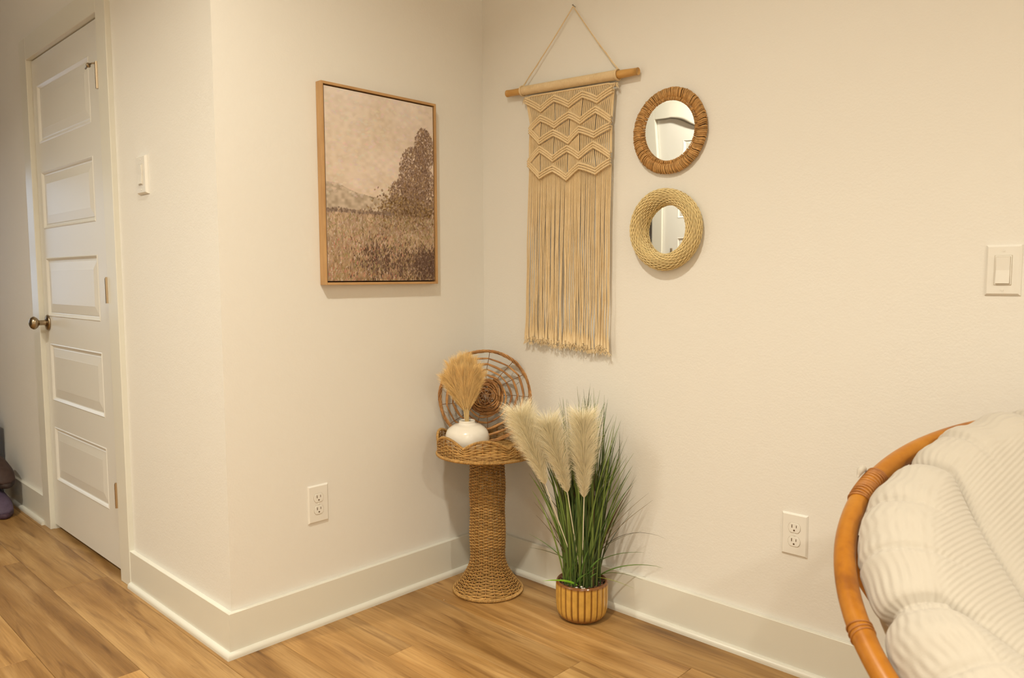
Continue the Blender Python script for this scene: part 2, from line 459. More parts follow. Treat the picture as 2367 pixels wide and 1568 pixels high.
# door opposite, seen in the two mirrors
PAN2 = [(0.20, 0.46), (0.56, 0.84), (0.94, 1.18), (1.235, 1.428), (1.585, 1.93)]
d2, leaf2 = make_door('door_2', D2X0+0.003, D2X1-0.003, 0.02, DTOP-0.004, 0.0, PAN2, D2X0+0.135, D2X1-0.12, None, None, None)
casing_set(d2, D2X0, D2X1, DTOP, -0.003)
knob_parts(d2, D2X0+0.07, 0.0, 0.93)
boxobj('latch_plate', (D2X0+0.082, D2X0+0.092, -0.02, -0.0003, 1.29, 1.345), M['nickel'], d2, bevel=0.002)
# turn to face +y : rotate 180 about z around the doorway centre
cx = (D2X0+D2X1)/2
d2.rotation_euler = (0, 0, PI); d2.location = (2*cx, BACK-0.003, 0)
for ch in d2.children:
    if ch.name.startswith('knob') or ch.name.startswith('rose') or ch.name.startswith('latch'): pass
# mirror the door about its centre line so that the latch side faces the end wall
for ob in [d2]: ob.scale = (-1, 1, 1); ob.location = (0, BACK-0.003, 0)
d2.rotation_euler = (0, 0, PI)
d2.scale = (-1, 1, 1)

# ------------------------------------------------------------------ ceiling lamps (recessed trims)
em = bpy.data.materials.new('lamp_lens'); em.use_nodes = True
em.node_tree.nodes.clear(); e_ = em.node_tree.nodes.new('ShaderNodeEmission'); o_ = em.node_tree.nodes.new('ShaderNodeOutputMaterial')
e_.inputs[0].default_value = (*LAMP_COL, 1); e_.inputs[1].default_value = 12; em.node_tree.links.new(e_.outputs[0], o_.inputs[0])
where = ['above the round chair side of the room', 'above the middle of the room', 'above the hall opening', 'close to the back wall on the right side']
for i, (x, y, pw) in enumerate(LAMPS):
    r_ = empty('ceiling_lamp', (x, y, CEIL)); tag(r_, 'round recessed ceiling lamp '+where[i], 'ceiling lamp', 'recessed ceiling lamps')
    t_ = MB(); t_.lathe([(0.075, 0.0), (0.095, -0.001), (0.096, -0.005), (0.078, -0.008), (0.075, -0.004)], 40, close=True); t_.build('lamp_trim', M['ceiling'], r_)
    t_ = MB(); t_.lathe([(0.0, -0.003), (0.075, -0.003)], 40); t_.build('lens', em, r_)
    BULBS[i].parent = r_; BULBS[i].location = (0, 0, -0.012)

# ------------------------------------------------------------------ wall plates
def rounded_plate(w, h, t, bev, segs=1):
    """front faces -y, back at y=0, centre at the origin"""
    m = MB(); V = []
    for (i, y) in ((0, 0), (0, -t*0.35), (bev, -t)):
        V.append([(-w/2+i, y, -h/2+i), (w/2-i, y, -h/2+i), (w/2-i, y, h/2-i), (-w/2+i, y, h/2-i)])
    m.grid(np.array(V), closed_u=True); m.f.append((8, 9, 10, 11)); return m
def outlet(name, loc, rotz, w, h, label):
    r_ = empty(name, loc, (0, 0, rotz)); tag(r_, label, 'outlet')
    t = 0.006
    rounded_plate(w, h, t, 0.004).build('face_plate', M['plastic'], r_, smooth=False)
    for s in (1, -1):
        zc = s*0.0195
        m = MB(); a = np.linspace(0, 2*PI, 28, endpoint=False)
        pts = [(0.0172*math.cos(q), np.clip(0.0172*math.sin(q), -0.0138, 0.0138)) for q in a]
        # groove ring, then raised face
        g = MB(); g.grid(np.array([[(x, -t-0.0001, z+zc) for x, z in pts], [(x*1.05, -t-0.0001, z*1.05+zc) for x, z in pts]]), closed_u=True)
        m.grid(np.array([[(x, -t+0.001, z+zc) for x, z in pts], [(x, -t-0.0012, z+zc) for x, z in pts], [(x*0.95, -t-0.0018, z*0.95+zc) for x, z in pts]]), closed_u=True)
        m.f.append(tuple(56+i for i in range(28))[::-1])
        rc = m.build('receptacle', M['plastic'], r_, smooth=False)
        g.build('recess', nmat('groove', (0.42, 0.36, 0.26), .7), rc, smooth=False)
        sl = MB(); sl.box(-0.0075, -0.0052, -t-0.0021, -t-0.0012, zc+0.000, zc+0.0090); sl.box(0.0052, 0.0072, -t-0.0021, -t-0.0012, zc+0.001, zc+0.0085)
        sl.tube([(0, -t-0.0012, zc-0.0068), (0, -t-0.0021, zc-0.0068)], 0.0026, 12)
        sl.build('slot', M['slot'], rc, smooth=False)
    sm = MB(); sm.tube([(0, -t+0.001, 0), (0, -t-0.0012, 0)], 0.003, 14); sm.box(-0.0025, 0.0025, -t-0.0014, -t-0.0012, -0.0004, 0.0004)
    sm.build('screw', M['plastic'], r_, smooth=False)
    return r_
outlet('wall_outlet', (0, -0.7516, 0.3945), PI/2, 0.0745, 0.1215, 'white double outlet low on the wall below the framed picture')
outlet('wall_outlet', (1.2415, 0, 0.3939), 0, 0.0735, 0.1195, 'white double outlet low on the wall between plant and round chair')
def switch(loc, rotz, w, h, label, t=0.006, tilt=1):
    r_ = empty('light_switch', loc, (0, 0, rotz)); tag(r_, label, 'light switch')
    rounded_plate(w, h, t, 0.0045).build('face_plate', M['plastic'], r_, smooth=False)
    m = MB(); a, b = 0.0168, 0.0335
    g = MB(); g.box(-a-0.0008, a+0.0008, -t-0.0002, -t+0.001, -b-0.0008, b+0.0008); g.build('recess', nmat('groove', (0.45, 0.38, 0.27), .7), r_, smooth=False)
    m = MB()
    m.box(-a, a, -t-0.0016, -t, -b, b); fr = m.build('switch_frame', M['plastic'], r_, smooth=False, bevel=0.0006)
    g = MB(); g.box(-a+0.0022, a-0.0022, -t-0.0018, -t-0.001, -b+0.0022, b-0.0022); g.build('recess', nmat('groove', (0.5, 0.43, 0.32), .7), fr, smooth=False)
    m = MB(); x_ = a-0.003; z_ = b-0.003; y0 = -t-0.0017
    V = [(-x_, y0, -z_), (x_, y0, -z_), (x_, y0-0.0042, -z_*0.98), (-x_, y0-0.0042, -z_*0.98), (-x_, y0-0.0012, 0.0), (x_, y0-0.0012, 0.0), (x_, y0-0.0030, z_), (-x_, y0-0.0030, z_), (-x_, y0, z_), (x_, y0, z_), (x_, y0, 0), (-x_, y0, 0)]
    F = [(0, 1, 2, 3), (3, 2, 5, 4), (4, 5, 6, 7), (7, 6, 9, 8), (1, 10, 5, 2), (10, 9, 6, 5), (0, 3, 4, 11), (11, 4, 7, 8)]
    m.add(V, F); m.build('rocker', M['plastic'], r_, smooth=False)
    for s in (1, -1):
        m = MB(); m.tube([(0, -t+0.0005, s*(h/2-0.013)), (0, -t-0.0010, s*(h/2-0.013))], 0.0028, 12); m.box(-0.0004, 0.0004, -t-0.0012, -t-0.001, s*(h/2-0.013)-0.0022, s*(h/2-0.013)+0.0022)
        m.build('screw', M['plastic'], r_, smooth=False)
    return r_
switch((1.7129, 0, 1.127), 0, 0.0712, 0.1162, 'white rocker light switch at the right end of the wall')
switch((-0.5125, -HW, 1.4545), 0, 0.078, 0.124, 'white wall switch beside the panelled door, seen edge-on', t=0.011)

# ------------------------------------------------------------------ picture
def painting():
    Wn, Hn = 250, 340
    Y, X = np.mgrid[0:Hn, 0:Wn]; v = 1-Y/(Hn-1); u = X/(Wn-1)
    def nz(sx, sy, seed):
        r = np.random.default_rng(seed); g = r.random((int(Hn/sy)+3, int(Wn/sx)+3))
        yy = Y/sy; xx = X/sx; i = yy.astype(int); j = xx.astype(int); a = yy-i; b = xx-j
        a = a*a*(3-2*a); b = b*b*(3-2*b)
        return (g[i, j]*(1-a)*(1-b)+g[i+1, j]*a*(1-b)+g[i, j+1]*(1-a)*b+g[i+1, j+1]*a*b)
    img = np.zeros((Hn, Wn, 3))
    def C(c): return np.array(c, float)
    sky = C((220, 200, 176))+(nz(60, 40, 1)[..., None]-.5)*C((14, 16, 22))+(nz(9, 7, 2)[..., None]-.5)*16
    sky = sky-(1-v[..., None])*C((4, 12, 22))
    img[:] = sky
    hill = 0.455+0.035*(1-u)+0.02*np.sin(u*9+1)+0.02*(nz(20, 20, 3)-.5)
    h = (v < hill) & (v >= 0.36); hc = C((190, 168, 140))+(nz(7, 5, 4)[..., None]-.5)*C((46, 44, 44)); img[h] = hc[h]
    # meadow
    md = v < 0.372+0.012*nz(12, 30, 5)
    mc = C((176, 148, 118))+(nz(4, 12, 6)[..., None]-.5)*C((60, 56, 52))+(nz(30, 22, 7)[..., None]-.5)*C((34, 28, 20))-(0.37-v[..., None])*C((40, 44, 48))
    img[md] = mc[md]
    # strokes
    r = np.random.default_rng(11)
    def stroke(x, y, l, wd, ang, col, al=0.8):
        cx, cy = x*Wn, (1-y)*Hn; l2 = l*Hn; w2 = wd*Wn; k = int(max(l2, w2))+2
        y0, y1_, x0, x1_ = max(0, int(cy)-k), min(Hn, int(cy)+k), max(0, int(cx)-k), min(Wn, int(cx)+k)
        if y1_ <= y0 or x1_ <= x0: return
        yy, xx = np.mgrid[y0:y1_, x0:x1_]; dx = xx-cx; dy = yy-cy
        a = dx*math.cos(ang)+dy*math.sin(ang); b = -dx*math.sin(ang)+dy*math.cos(ang)
        mk = ((a/l2)**2+(b/w2)**2) < 1
        img[y0:y1_, x0:x1_][mk] = img[y0:y1_, x0:x1_][mk]*(1-al)+np.array(col)*al
    for _ in range(900):      # sky dabs
        stroke(r.random(), r.uniform(.45, 1), .012, .008, r.uniform(-.6, .6), C((222, 200, 180))+r.normal(0, 7, 3), .35)
    def tree(cx, base, top, wdt, n, dark, power=1.0, taper=0.6):
        for _ in range(n):
            t = r.random(); y = base+(top-base)*t
            w_ = wdt*(1-taper*t**1.4)*(0.75+0.25*math.sin(t*17+cx*9)); x = cx+r.normal(0, w_*.42)+0.012*math.sin(t*7)
            c = C(dark)+r.normal(0, 16)+(C((48, 38, 26)) if r.random() < .25 else 0)
            stroke(x, y, r.uniform(.004, .009), r.uniform(.003, .006), PI/2+r.normal(0, .5), c, .75)
    for (cx, cy, rx, ry, n_) in ((.80, .60, .15, .16, 1500), (.90, .74, .10, .13, 900), (.70, .48, .14, .10, 900), (.92, .50, .12, .14, 900)):
        for _ in range(n_):      # a plain leafy clump
            an, q = r.uniform(0, 2*PI), r.random()**.6
            stroke(cx+rx*q*math.cos(an), cy+ry*q*math.sin(an), r.uniform(.004, .009), .005, PI/2+r.normal(0, .6), C((128, 102, 84))+r.normal(0, 18)+(C((34, 28, 10)) if r.random() < .3 else 0), .7)
    for _ in range(2300):     # bushes
        x = r.normal(.74, .14); y = r.normal(.38, .05)
        stroke(x, y, .007, .006, r.uniform(0, 3), C((126, 100, 76))+r.normal(0, 20)+(C((30, 26, 4)) if r.random() < .3 else 0), .7)
    for _ in range(150): stroke(r.uniform(0, .6), .372+r.normal(0, .006), .006, .008, 0, C((130, 108, 90))+r.normal(0, 14), .7)
    for _ in range(5200):     # meadow strokes
        x = r.random(); y = r.uniform(0, .36); k = (0.36-y)/.36
        c = C((178, 148, 116))-k*C((18, 22, 28))+r.normal(0, 18)+r.normal(0, 5, 3)
        if r.random() < .09 and y < .25 and x < .7: c = C((196, 120, 100))+r.normal(0, 10)
        if r.random() < .12: c = C((146, 134, 84))+r.normal(0, 12)
        if r.random() < .06: c = C((212, 190, 172))
        stroke(x, y, r.uniform(.004, .011), .003, PI/2+r.normal(0, .35), c, .75)
    for _ in range(2600):     # dark foreground grasses
        x = 1-abs(r.normal(0, .25)); y = r.uniform(0, .17)+.03*r.normal()
        if r.random() < .35: x = r.normal(.45, .12); y = r.normal(.12, .06)
        if r.random() < (0.85 if x > .8 else .5):
            stroke(x, y, r.uniform(.005, .012), .0035, PI/2+r.normal(0, .3), C((96, 72, 58))+r.normal(0, 14), .75)
    img = np.clip(img, 20, 245)
    return img
PY0, PY1, PZ0, PZ1, PD = -0.7225, -0.2575, 1.0935, 1.7225, 0.030
pic = empty('framed_picture', (0, (PY0+PY1)/2, PZ0))
tag(pic, 'framed landscape canvas in a thin wooden floating frame on the left wall', 'picture')
fw = varied('frame_wood', lin((176, 128, 74)), lin((200, 152, 92)), 6, 0.5, mscale=(6, 1, 1), bstr=0.1, bscale=40)
hw = (PY1-PY0)/2; hh = PZ1-PZ0; e = 0.008
for dims in ((0.0008, PD, -hw, -hw+e, 0, hh), (0.0008, PD, hw-e, hw, 0, hh), (0.0008, PD, -hw+e, hw-e, 0, e), (0.0008, PD, -hw+e, hw-e, hh-e, hh)):
    boxobj('frame_rail', dims, fw, pic, bevel=0.0008)
boxobj('backing', (0.0008, 0.004, -hw+e, hw-e, e, hh-e), nmat('frame_inner', lin((90, 58, 34)), .8), pic)
img = painting(); Hn, Wn = img.shape[:2]; gp = 0.0045
ys = np.linspace(-hw+e+gp, hw-e-gp, Wn); zs = np.linspace(hh-e-gp, e+gp, Hn)
V = np.zeros((Hn, Wn, 3)); V[..., 0] = PD-0.004; V[..., 1] = ys[None, :]; V[..., 2] = zs[:, None]
V[..., 0] += 0.00012*np.random.default_rng(3).normal(size=(Hn, Wn))
lum = np.array([lin(c) for c in img.reshape(-1, 3)]) if False else np.where(img/255 <= .04045, img/255/12.92, ((img/255+.055)/1.055)**2.4)
lum = np.minimum(lum/np.array((1.0, .92, .78)), .85)
mb = MB(); mb.grid(V, c=lum.reshape(-1, 3), flip=True)
cm = nmat('canvas_paint', (0.5, 0.5, 0.5), 0.75, spec=0.2); at = N(cm, 'ShaderNodeVertexColor'); at.layer_name = 'Col'
L(cm, at.outputs['Color'], bsdf(cm).inputs['Base Color'])
mb.build('canvas', cm, pic, col=True)
boxobj('canvas_edge', (0.004, PD-0.0046, -hw+e+gp, hw-e-gp, e+gp, hh-e-gp), nmat('canvas_side', lin((180, 150, 120)), .8), pic)

# ------------------------------------------------------------------ macrame hanging
cotton = varied('cotton_cord', lin((228, 194, 138)), lin((218, 182, 124)), 30, 0.9, bstr=0.35, bscale=420, bdist=0.0006, sheen=0.2)
mac = empty('macrame_hanging', (0.44, 0, 0.86))
tag(mac, 'cream knotted macrame hanging with long fringe on a bamboo rod', 'wall hanging')
MO = np.array([0.44, 0, 0.86])
def P3(x, z, y): return np.array([x, y, z])-MO
def rodz(x): return 1.7775+(x-0.153)*(1.7535-1.7775)/(0.712-0.153)
RY = -0.0215
bam = varied('bamboo', lin((206, 152, 76)), lin((188, 132, 60)), 12, 0.4, mscale=(1, 8, 8))
mb = MB()
xs = np.linspace(0.150, 0.716, 30); rr = 0.0122+0.0007*np.sin(xs*60)
mb.tube([P3(x, rodz(x), RY) for x in xs], rr, 16); mb.build('bamboo_rod', bam, mac)
mb = MB(); xs = np.arange(0.2235, 0.6385, 0.0030)
for i, x in enumerate(xs):
    a = np.linspace(0, 2*PI, 14, endpoint=False); R_ = 0.0143+0.0003*math.sin(i*2.1)
    mb.tube([P3(x+0.0012*q/6.3, rodz(x)+R_*math.sin(q), RY+R_*math.cos(q)) for q in a], 0.0019, 5, closed=True)
mb.build('wrapped_cord', cotton, mac, kind='stuff')
NAILP = (0.4479, 2.0150)
for x in (0.2245, 0.6370):
    mb = MB(); a = np.linspace(0, 2*PI, 14, endpoint=False)
    for q0 in (0, 0.003): mb.tube([P3(x+q0, rodz(x)+0.0172*math.sin(q), RY+0.0172*math.cos(q)) for q in a], 0.0021, 6, closed=True)
    mb.build('end_loop', cotton, mac)
mb = MB()
for x, s in ((0.2255, 1), (0.6370, -1)):
    t = np.linspace(0, 1, 24)
    pts = [P3(x+(NAILP[0]-x)*q, rodz(x)+0.018+(NAILP[1]-rodz(x)-0.018)*q-0.004*math.sin(PI*q), -0.018+0.006*q) for q in t]
    mb.tube(pts, 0.0019, 6)
    mb.tube([p_+np.array([0.0025*math.cos(i*1.1), 0.0018*math.sin(i*1.1), 0]) for i, p_ in enumerate(pts[:10])], 0.0013, 5)
mb.build('hanging_cord', cotton, mac)
mb = MB(); mb.tube([P3(NAILP[0], NAILP[1]+0.001, 0.0), P3(NAILP[0], NAILP[1]+0.004, -0.014)], 0.0012, 8); mb.tube([P3(NAILP[0], NAILP[1]+0.004, -0.0135), P3(NAILP[0], NAILP[1]+0.0045, -0.015)], 0.0024, 12)
nl = mb.build('nail', M['nail'], None); nl.location = MO; tag(nl, 'small nail holding the macrame cord high on the wall', 'nail')
BANDS = [[(0.2459, 1.7464), (0.3172, 1.7068), (0.3769, 1.7345), (0.4422, 1.7035), (0.4995, 1.7279), (0.5608, 1.7001), (0.6253, 1.7241)],
 [(0.2653, 1.6459), (0.3156, 1.6766), (0.3784, 1.6443), (0.4423, 1.6695), (0.4911, 1.6421), (0.5554, 1.6703), (0.6179, 1.6282)],
 [(0.262, 1.6416), (0.3106, 1.5973), (0.3738, 1.6195), (0.4395, 1.5834), (0.4854, 1.6159), (0.5488, 1.5896), (0.6167, 1.611)],
 [(0.2583, 1.5319), (0.3106, 1.5713), (0.3707, 1.5315), (0.435, 1.5588), (0.4857, 1.5279), (0.5461, 1.5589), (0.616, 1.5154)],
 [(0.255, 1.5275), (0.3104, 1.4788), (0.3707, 1.4988), (0.4322, 1.4626), (0.4858, 1.4962), (0.5551, 1.4711), (0.6162, 1.4979)]]
BANDS = [np.array(b) for b in BANDS]
def band_at(b, u):
    i = min(int(u), 5); f = u-i; return BANDS[b][i]*(1-f)+BANDS[b][i+1]*f
HANGY = -0.020
mb = MB()      # header cord under the wrapped rod
xs = np.linspace(0.2405, 0.6335, 40)
mb.tube([P3(x, rodz(x)-0.0215+(-0.002 if 2 < i < 37 else -0.0045), HANGY-0.003) for i, x in enumerate(xs)], 0.0034, 6)
for x, s in ((0.2405, -1), (0.6335, 1)):
    for k in range(14):
        q = rng.normal(0, 1, 3)
        mb.tube([P3(x, rodz(x)-0.026, HANGY-0.003), P3(x+s*0.005+q[0]*.003, rodz(x)-0.031+q[1]*.004, HANGY-0.003), P3(x+s*0.006+q[0]*.005, rodz(x)-0.040+q[1]*.006, HANGY-0.002)], 0.0008, 4)
mb.build('header_cord', cotton, mac)
for b in range(5):
    for k in range(3):
        off = -0.0015-0.0086*k
        mb = MB(); pts = []
        for seg in range(6):
            a0, a1 = BANDS[b][seg], BANDS[b][seg+1]
            n = 14
            for j in range(n):
                t = j/n; q = a0*(1-t)+a1*t
                sag = 0.0018*math.sin(PI*t)*(1 if a1[1] < a0[1] else 1)
                pts.append(P3(q[0], q[1]+off+sag+0.0003*math.sin(len(pts)*2.2), HANGY-0.0078))
        q = BANDS[b][6]; pts.append(P3(q[0], q[1]+off, HANGY-0.0078))
        pts = np.array(pts); rad = 0.0038+0.0004*np.cos(np.arange(len(pts))*PI)
        mb.tube(pts, rad, 7)
        mb.build('knotted_band', cotton, mac)
mb = MB()      # short cords filling the lattice
NC = 9
def fill(u, top, bot, uc):
    n = 9; t = np.linspace(0, 1, n); s = (u-uc)
    L_ = top[1]-bot[1]
    if L_ < 0.004: return
    bow = 0.10*s*min(1, abs(s)*1.3)*min(1, L_/0.05)*0.42
    x = top[0]*(1-t)+bot[0]*t+bow*np.sin(PI*t)*0.35
    z = top[1]*(1-t)+bot[1]*t
    y = HANGY-0.0012-0.0012*np.sin(PI*t)
    mb.tube(np.stack([x, y, z], 1)-MO, 0.0025, 6)
for half in range(6):
    for k in range(NC):
        u = half+(k+.5)/NC
        q = band_at(0, u); xt = 0.2459+(0.629-0.2459)*u/6
        fill(u, np.array([xt, rodz(xt)-0.0235]), q, round(u) if round(u) % 2 == 1 else round((u-1)/2)*2+1)
        for b in range(4):
            odd = b % 2
            uc = round(u/2)*2 if not odd else round((u-1)/2)*2+1
            tp = band_at(b, u)-np.array([0, 0.021]); bt = band_at(b+1, u)
            # cords crowd away from the diamond's centre line
            sft = 0.006*np.sign(u-uc)*max(0, 1-abs(u-uc)*2.2)*0.25
            tp = tp+np.array([sft, 0]); bt = bt+np.array([sft, 0])
            fill(u, tp, bt, uc)
for x, s in ((0, 1), (6, -1)):       # edge cords
    for b in range(4):
        for d in (0, 0.0045):
            t0, t1 = band_at(b, x), band_at(b+1, x)
            if t0[1]-0.02-t1[1] > 0.01:
                mb.tube([P3(t0[0]+s*d, t0[1]-0.01, HANGY-0.002), P3((t0[0]+t1[0])/2+s*d, (t0[1]+t1[1])/2, HANGY-0.003), P3(t1[0]+s*d, t1[1], HANGY-0.002)], 0.0026, 6)
mb.build('lattice_cords', cotton, mac, kind='stuff')
NF = 62
for i in range(NF):
    u = 6*(i+.5)/NF; tp = band_at(4, u)
    xb = 0.2385+(0.6122-0.2385)*(i+.5)/NF+rnd.uniform(-.0045, .0045)
    zb = 0.895-0.018*(i/NF)+rnd.uniform(-0.010, 0.012)
    n = 26; t = np.linspace(0, 1, n)
    ph = rnd.uniform(0, 6); am = rnd.uniform(0.0005, 0.0042)
    x = (tp[0]*(1-t)+xb*t)+am*np.sin(t*rnd.uniform(5, 11)+ph)*t+0.0012*np.sin(t*23+ph)*t
    z = (tp[1]-0.016)*(1-t)+zb*t
    dpt = rnd.uniform(0, 0.0075)*min(1, 1)
    y = HANGY+0.001-(0.001+dpt*np.minimum(1, t*3))
    pts = np.stack([x, y, z], 1)-MO
    mb = MB(); rad = np.full(n, 0.0023); rad[-2] = 0.0040; rad[-1] = 0.0036
    mb.tube(pts, rad, 6)
    e0 = pts[-1]
    for k in range(9):      # frayed end
        q = rng.normal(0, 1, 3); a = np.array([q[0]*.0035, -abs(q[1])*.002, -0.004-abs(q[2])*.001]); b_ = np.array([q[0]*.0075, -abs(q[1])*.003, -0.010-rng.random()*.007])
        mb.tube([e0, e0+a, e0+b_], [0.0011, 0.001, 0.0006], 4)
    mb.build('fringe_cord', cotton, mac)

# ------------------------------------------------------------------ mirrors
def wiggle(seed, n, amp, K=5):
    r = np.random.default_rng(seed); a = np.linspace(0, 2*PI, n, endpoint=False); s = np.zeros(n)
    for k in range(1, K+1): s += r.normal(0, 1)/k*np.cos(k*a+r.uniform(0, 6))
    return amp*s/ (np.abs(s).max()+1e-9)
def mirror_disc(parent, R, yoff, warp, tilt=0.0):
    mb = MB(); nr, na = 24, 72
    a = np.linspace(0, 2*PI, na, endpoint=False); V = np.zeros((nr, na, 3))
    for i in range(nr):
        r = R*i/(nr-1) if i else 1e-4
        x = r*np.cos(a); z = r*np.sin(a); V[i, :, 0] = x; V[i, :, 2] = z; V[i, :, 1] = yoff+warp(x, z)
    mb.grid(V, closed_u=True); g = mb.build('mirror_glass', M['mirror'], parent); g.rotation_euler = (tilt, 0, 0)
    me = g.data
    mb = MB(); mb.lathe([(0.001, 0.0), (R+0.004, 0.0), (R+0.004, 0.0035), (R+0.004, 0.004)], 48)
    for v in mb.v: t = v[:, 1].copy(); v[:, 1] = -v[:, 2]; v[:, 2] = t
    mb.build('backing', nmat('backing_board', (0.25, 0.17, 0.1), .8), parent)
    return g
# seagrass mirror
C1 = (0.8232, 0, 1.5585)
m1 = empty('round_mirror', C1); tag(m1, 'round mirror in a thick brown seagrass wrapped rim, the upper of two', 'mirror', None)
m1['group'] = 'round mirrors beside the macrame'
mirror_disc(m1, 0.1005, -0.009, lambda x, z: -0.0004*(x/0.1)**2-0.0005*(z/0.1)**2+0.0003*np.sin(z/0.03)*np.maximum(0, x/0.1), tilt=math.radians(2.6))
sg = vcol_material('seagrass', rough=0.6, nscale=90, amount=0.35, spec=0.4)
def brown():
    a = np.array(lin((194, 140, 74))); b = np.array(lin((156, 106, 50))); c = np.array(lin((212, 160, 92))); t = rng.random()
    t *= .6; return tuple(a*(1-t)+b*t) if rng.random() < .5 else tuple(a*(1-t)+c*t)
mb = MB(); n = 186; wg = wiggle(5, n, 0.003)
for i in range(n):
    a = 2*PI*i/n+rng.normal(0, .006); er = np.array([math.cos(a), 0, math.sin(a)]); et = np.array([-math.sin(a), 0, math.cos(a)])
    q = np.linspace(0, 2*PI, 12, endpoint=False); tw = 0.0020
    rc = 0.1135; hr = 0.0150+wg[i]*0.5+rng.normal(0, .0007); hd = 0.0088+rng.normal(0, .0004)
    pts = [er*(rc+hr*math.cos(t))+np.array([0, -0.0105-hd*math.sin(t), 0])+et*tw*math.sin(2*t+0.6) for t in q]
    mb.tube(np.array(pts), 0.00205+rng.normal(0, .0001), 5, closed=True, c=brown())
mb.build('woven_rim', sg, m1, col=True, kind='stuff')
mb = MB(); n = 118
for i in range(n):
    a = 2*PI*i/n+rng.normal(0, .006); er = np.array([math.cos(a), 0, math.sin(a)]); et = np.array([-math.sin(a), 0, math.cos(a)])
    q = np.linspace(0, 2*PI, 9, endpoint=False)
    pts = [er*(0.0955+0.0048*math.cos(t))+np.array([0, -0.0125-0.0048*math.sin(t), 0])+et*0.001*math.sin(t) for t in q]
    mb.tube(np.array(pts), 0.0022, 5, closed=True, c=brown())
mb.build('inner_ring', sg, m1, col=True, kind='stuff')
mb = MB(); a = np.linspace(0, 2*PI, 60, endpoint=False)
mb.tube(np.stack([0.1135*np.cos(a), np.full(60, -0.0105), 0.1135*np.sin(a)], 1), 0.008, 8, closed=True, c=lin((70, 40, 18)), up=(0, 1, 0)); mb.build('rim_core', sg, m1, col=True)
# wicker mirror
C2 = (0.8205, 0, 1.2610)
m2 = empty('round_mirror', C2); tag(m2, 'round mirror in a puffy pale straw wicker rim, the lower of two', 'mirror'); m2['group'] = 'round mirrors beside the macrame'
mirror_disc(m2, 0.0845, -0.012, lambda x, z: 0*x)
st = vcol_material('straw_wicker', rough=0.55, nscale=120, amount=0.25, spec=0.4)
mb = MB(); n = 260; a = np.linspace(0, 2*PI, n, endpoint=False); NR = 25
wo = wiggle(8, n, 0.0045); wi = wiggle(9, n, 0.0032)
rc, ra, rb = 0.1000, 0.0235, 0.0230
K = 29
for k in range(K):
    ph = -0.35*PI+1.72*PI*k/(K-1)
    ph = -0.30*PI+1.60*PI*k/(K-1)
    wv = 0.0012*np.cos(a*NR/1+k*PI)+rng.normal(0, .0002, n)
    rr_ = ra+wv+wo*0.8*max(0, math.cos(ph))+wi*max(0, -math.cos(ph))
    r_ = rc+rr_*math.cos(ph); y_ = -0.020-(rb+wv)*math.sin(ph)
    y_ = np.minimum(y_, -0.003)
    c0 = np.array(lin((236, 202, 132)))*rng.uniform(.86, 1.06)
    mb.tube(np.stack([r_*np.cos(a), y_, r_*np.sin(a)], 1), 0.00175+0.00025*np.cos(a*NR+k*PI), 6, closed=True, c=tuple(c0), up=(0, 1, 0))
mb.build('woven_rim', st, m2, col=True, kind='stuff')
mb = MB()
for i in range(NR*2):
    an = 2*PI*i/(NR*2)
    er = np.array([math.cos(an), 0, math.sin(an)]); q = np.linspace(-0.35*PI, 1.4*PI, 14)
    mb.tube(np.array([er*(rc+0.0222*math.cos(t))+np.array([0, -0.020-0.0150*math.sin(t), 0]) for t in q]), 0.0018, 5, c=lin((190, 148, 84)))
mb.tube(np.stack([rc*np.cos(a), np.full(n, -0.0185), rc*np.sin(a)], 1), 0.0165, 10, closed=True, c=lin((150, 112, 58)), up=(0, 1, 0))
mb.build('rim_ribs', st, m2, col=True, kind='stuff')

# ------------------------------------------------------------------ wicker pedestal table
TC = np.array([0.209, -0.194])
tb = empty('pedestal_table', (TC[0], TC[1], 0)); tag(tb, 'small round woven wicker pedestal table with a scalloped tray top in the corner', 'table')
wk = vcol_material('wicker', rough=0.5, nscale=70, amount=0.28, spec=0.45)
def wick(): return tuple(np.array(lin((196, 146, 76)))*rng.uniform(.78, 1.12))
CAMANG = math.atan2(-0.7001, 0.7141)
NST = 22
zl = []; z = 0.012; prof = []
while z < 0.492:
    t = max(0, (0.135-z)/0.125)
    r = 0.0610+0.060*t**2.1+0.0016*math.sin(z*38)
    slope = 0.060*2.1*t**1.1/0.125
    prof.append((r, z)); z += 0.0054/math.sqrt(1+slope**2)
mb = MB(); seg = NST*6; a = np.linspace(0, 2*PI, seg, endpoint=False)
for i, (r, z) in enumerate(prof):
    R_ = r+0.0023*np.cos(a*NST/2+i*PI)+rng.normal(0, .0001, seg)
    mb.tube(np.stack([R_*np.cos(a), R_*np.sin(a), z+0.0007*np.sin(a*3+i)+0*a], 1), 0.00195, 5, closed=True, c=wick(), up=(0, 0, 1))
mb.build('woven_column', wk, tb, col=True, kind='stuff')
sp = np.array(prof)
for i in range(NST):
    an = 2*PI*i/NST
    mb = MB(); idx = list(range(0, len(sp), 4))+[len(sp)-1]
    mb.tube(np.stack([sp[idx, 0]*math.cos(an), sp[idx, 0]*math.sin(an), sp[idx, 1]], 1), 0.0021, 6, c=lin((158, 108, 52))); mb.build('stake', wk, tb, col=True)
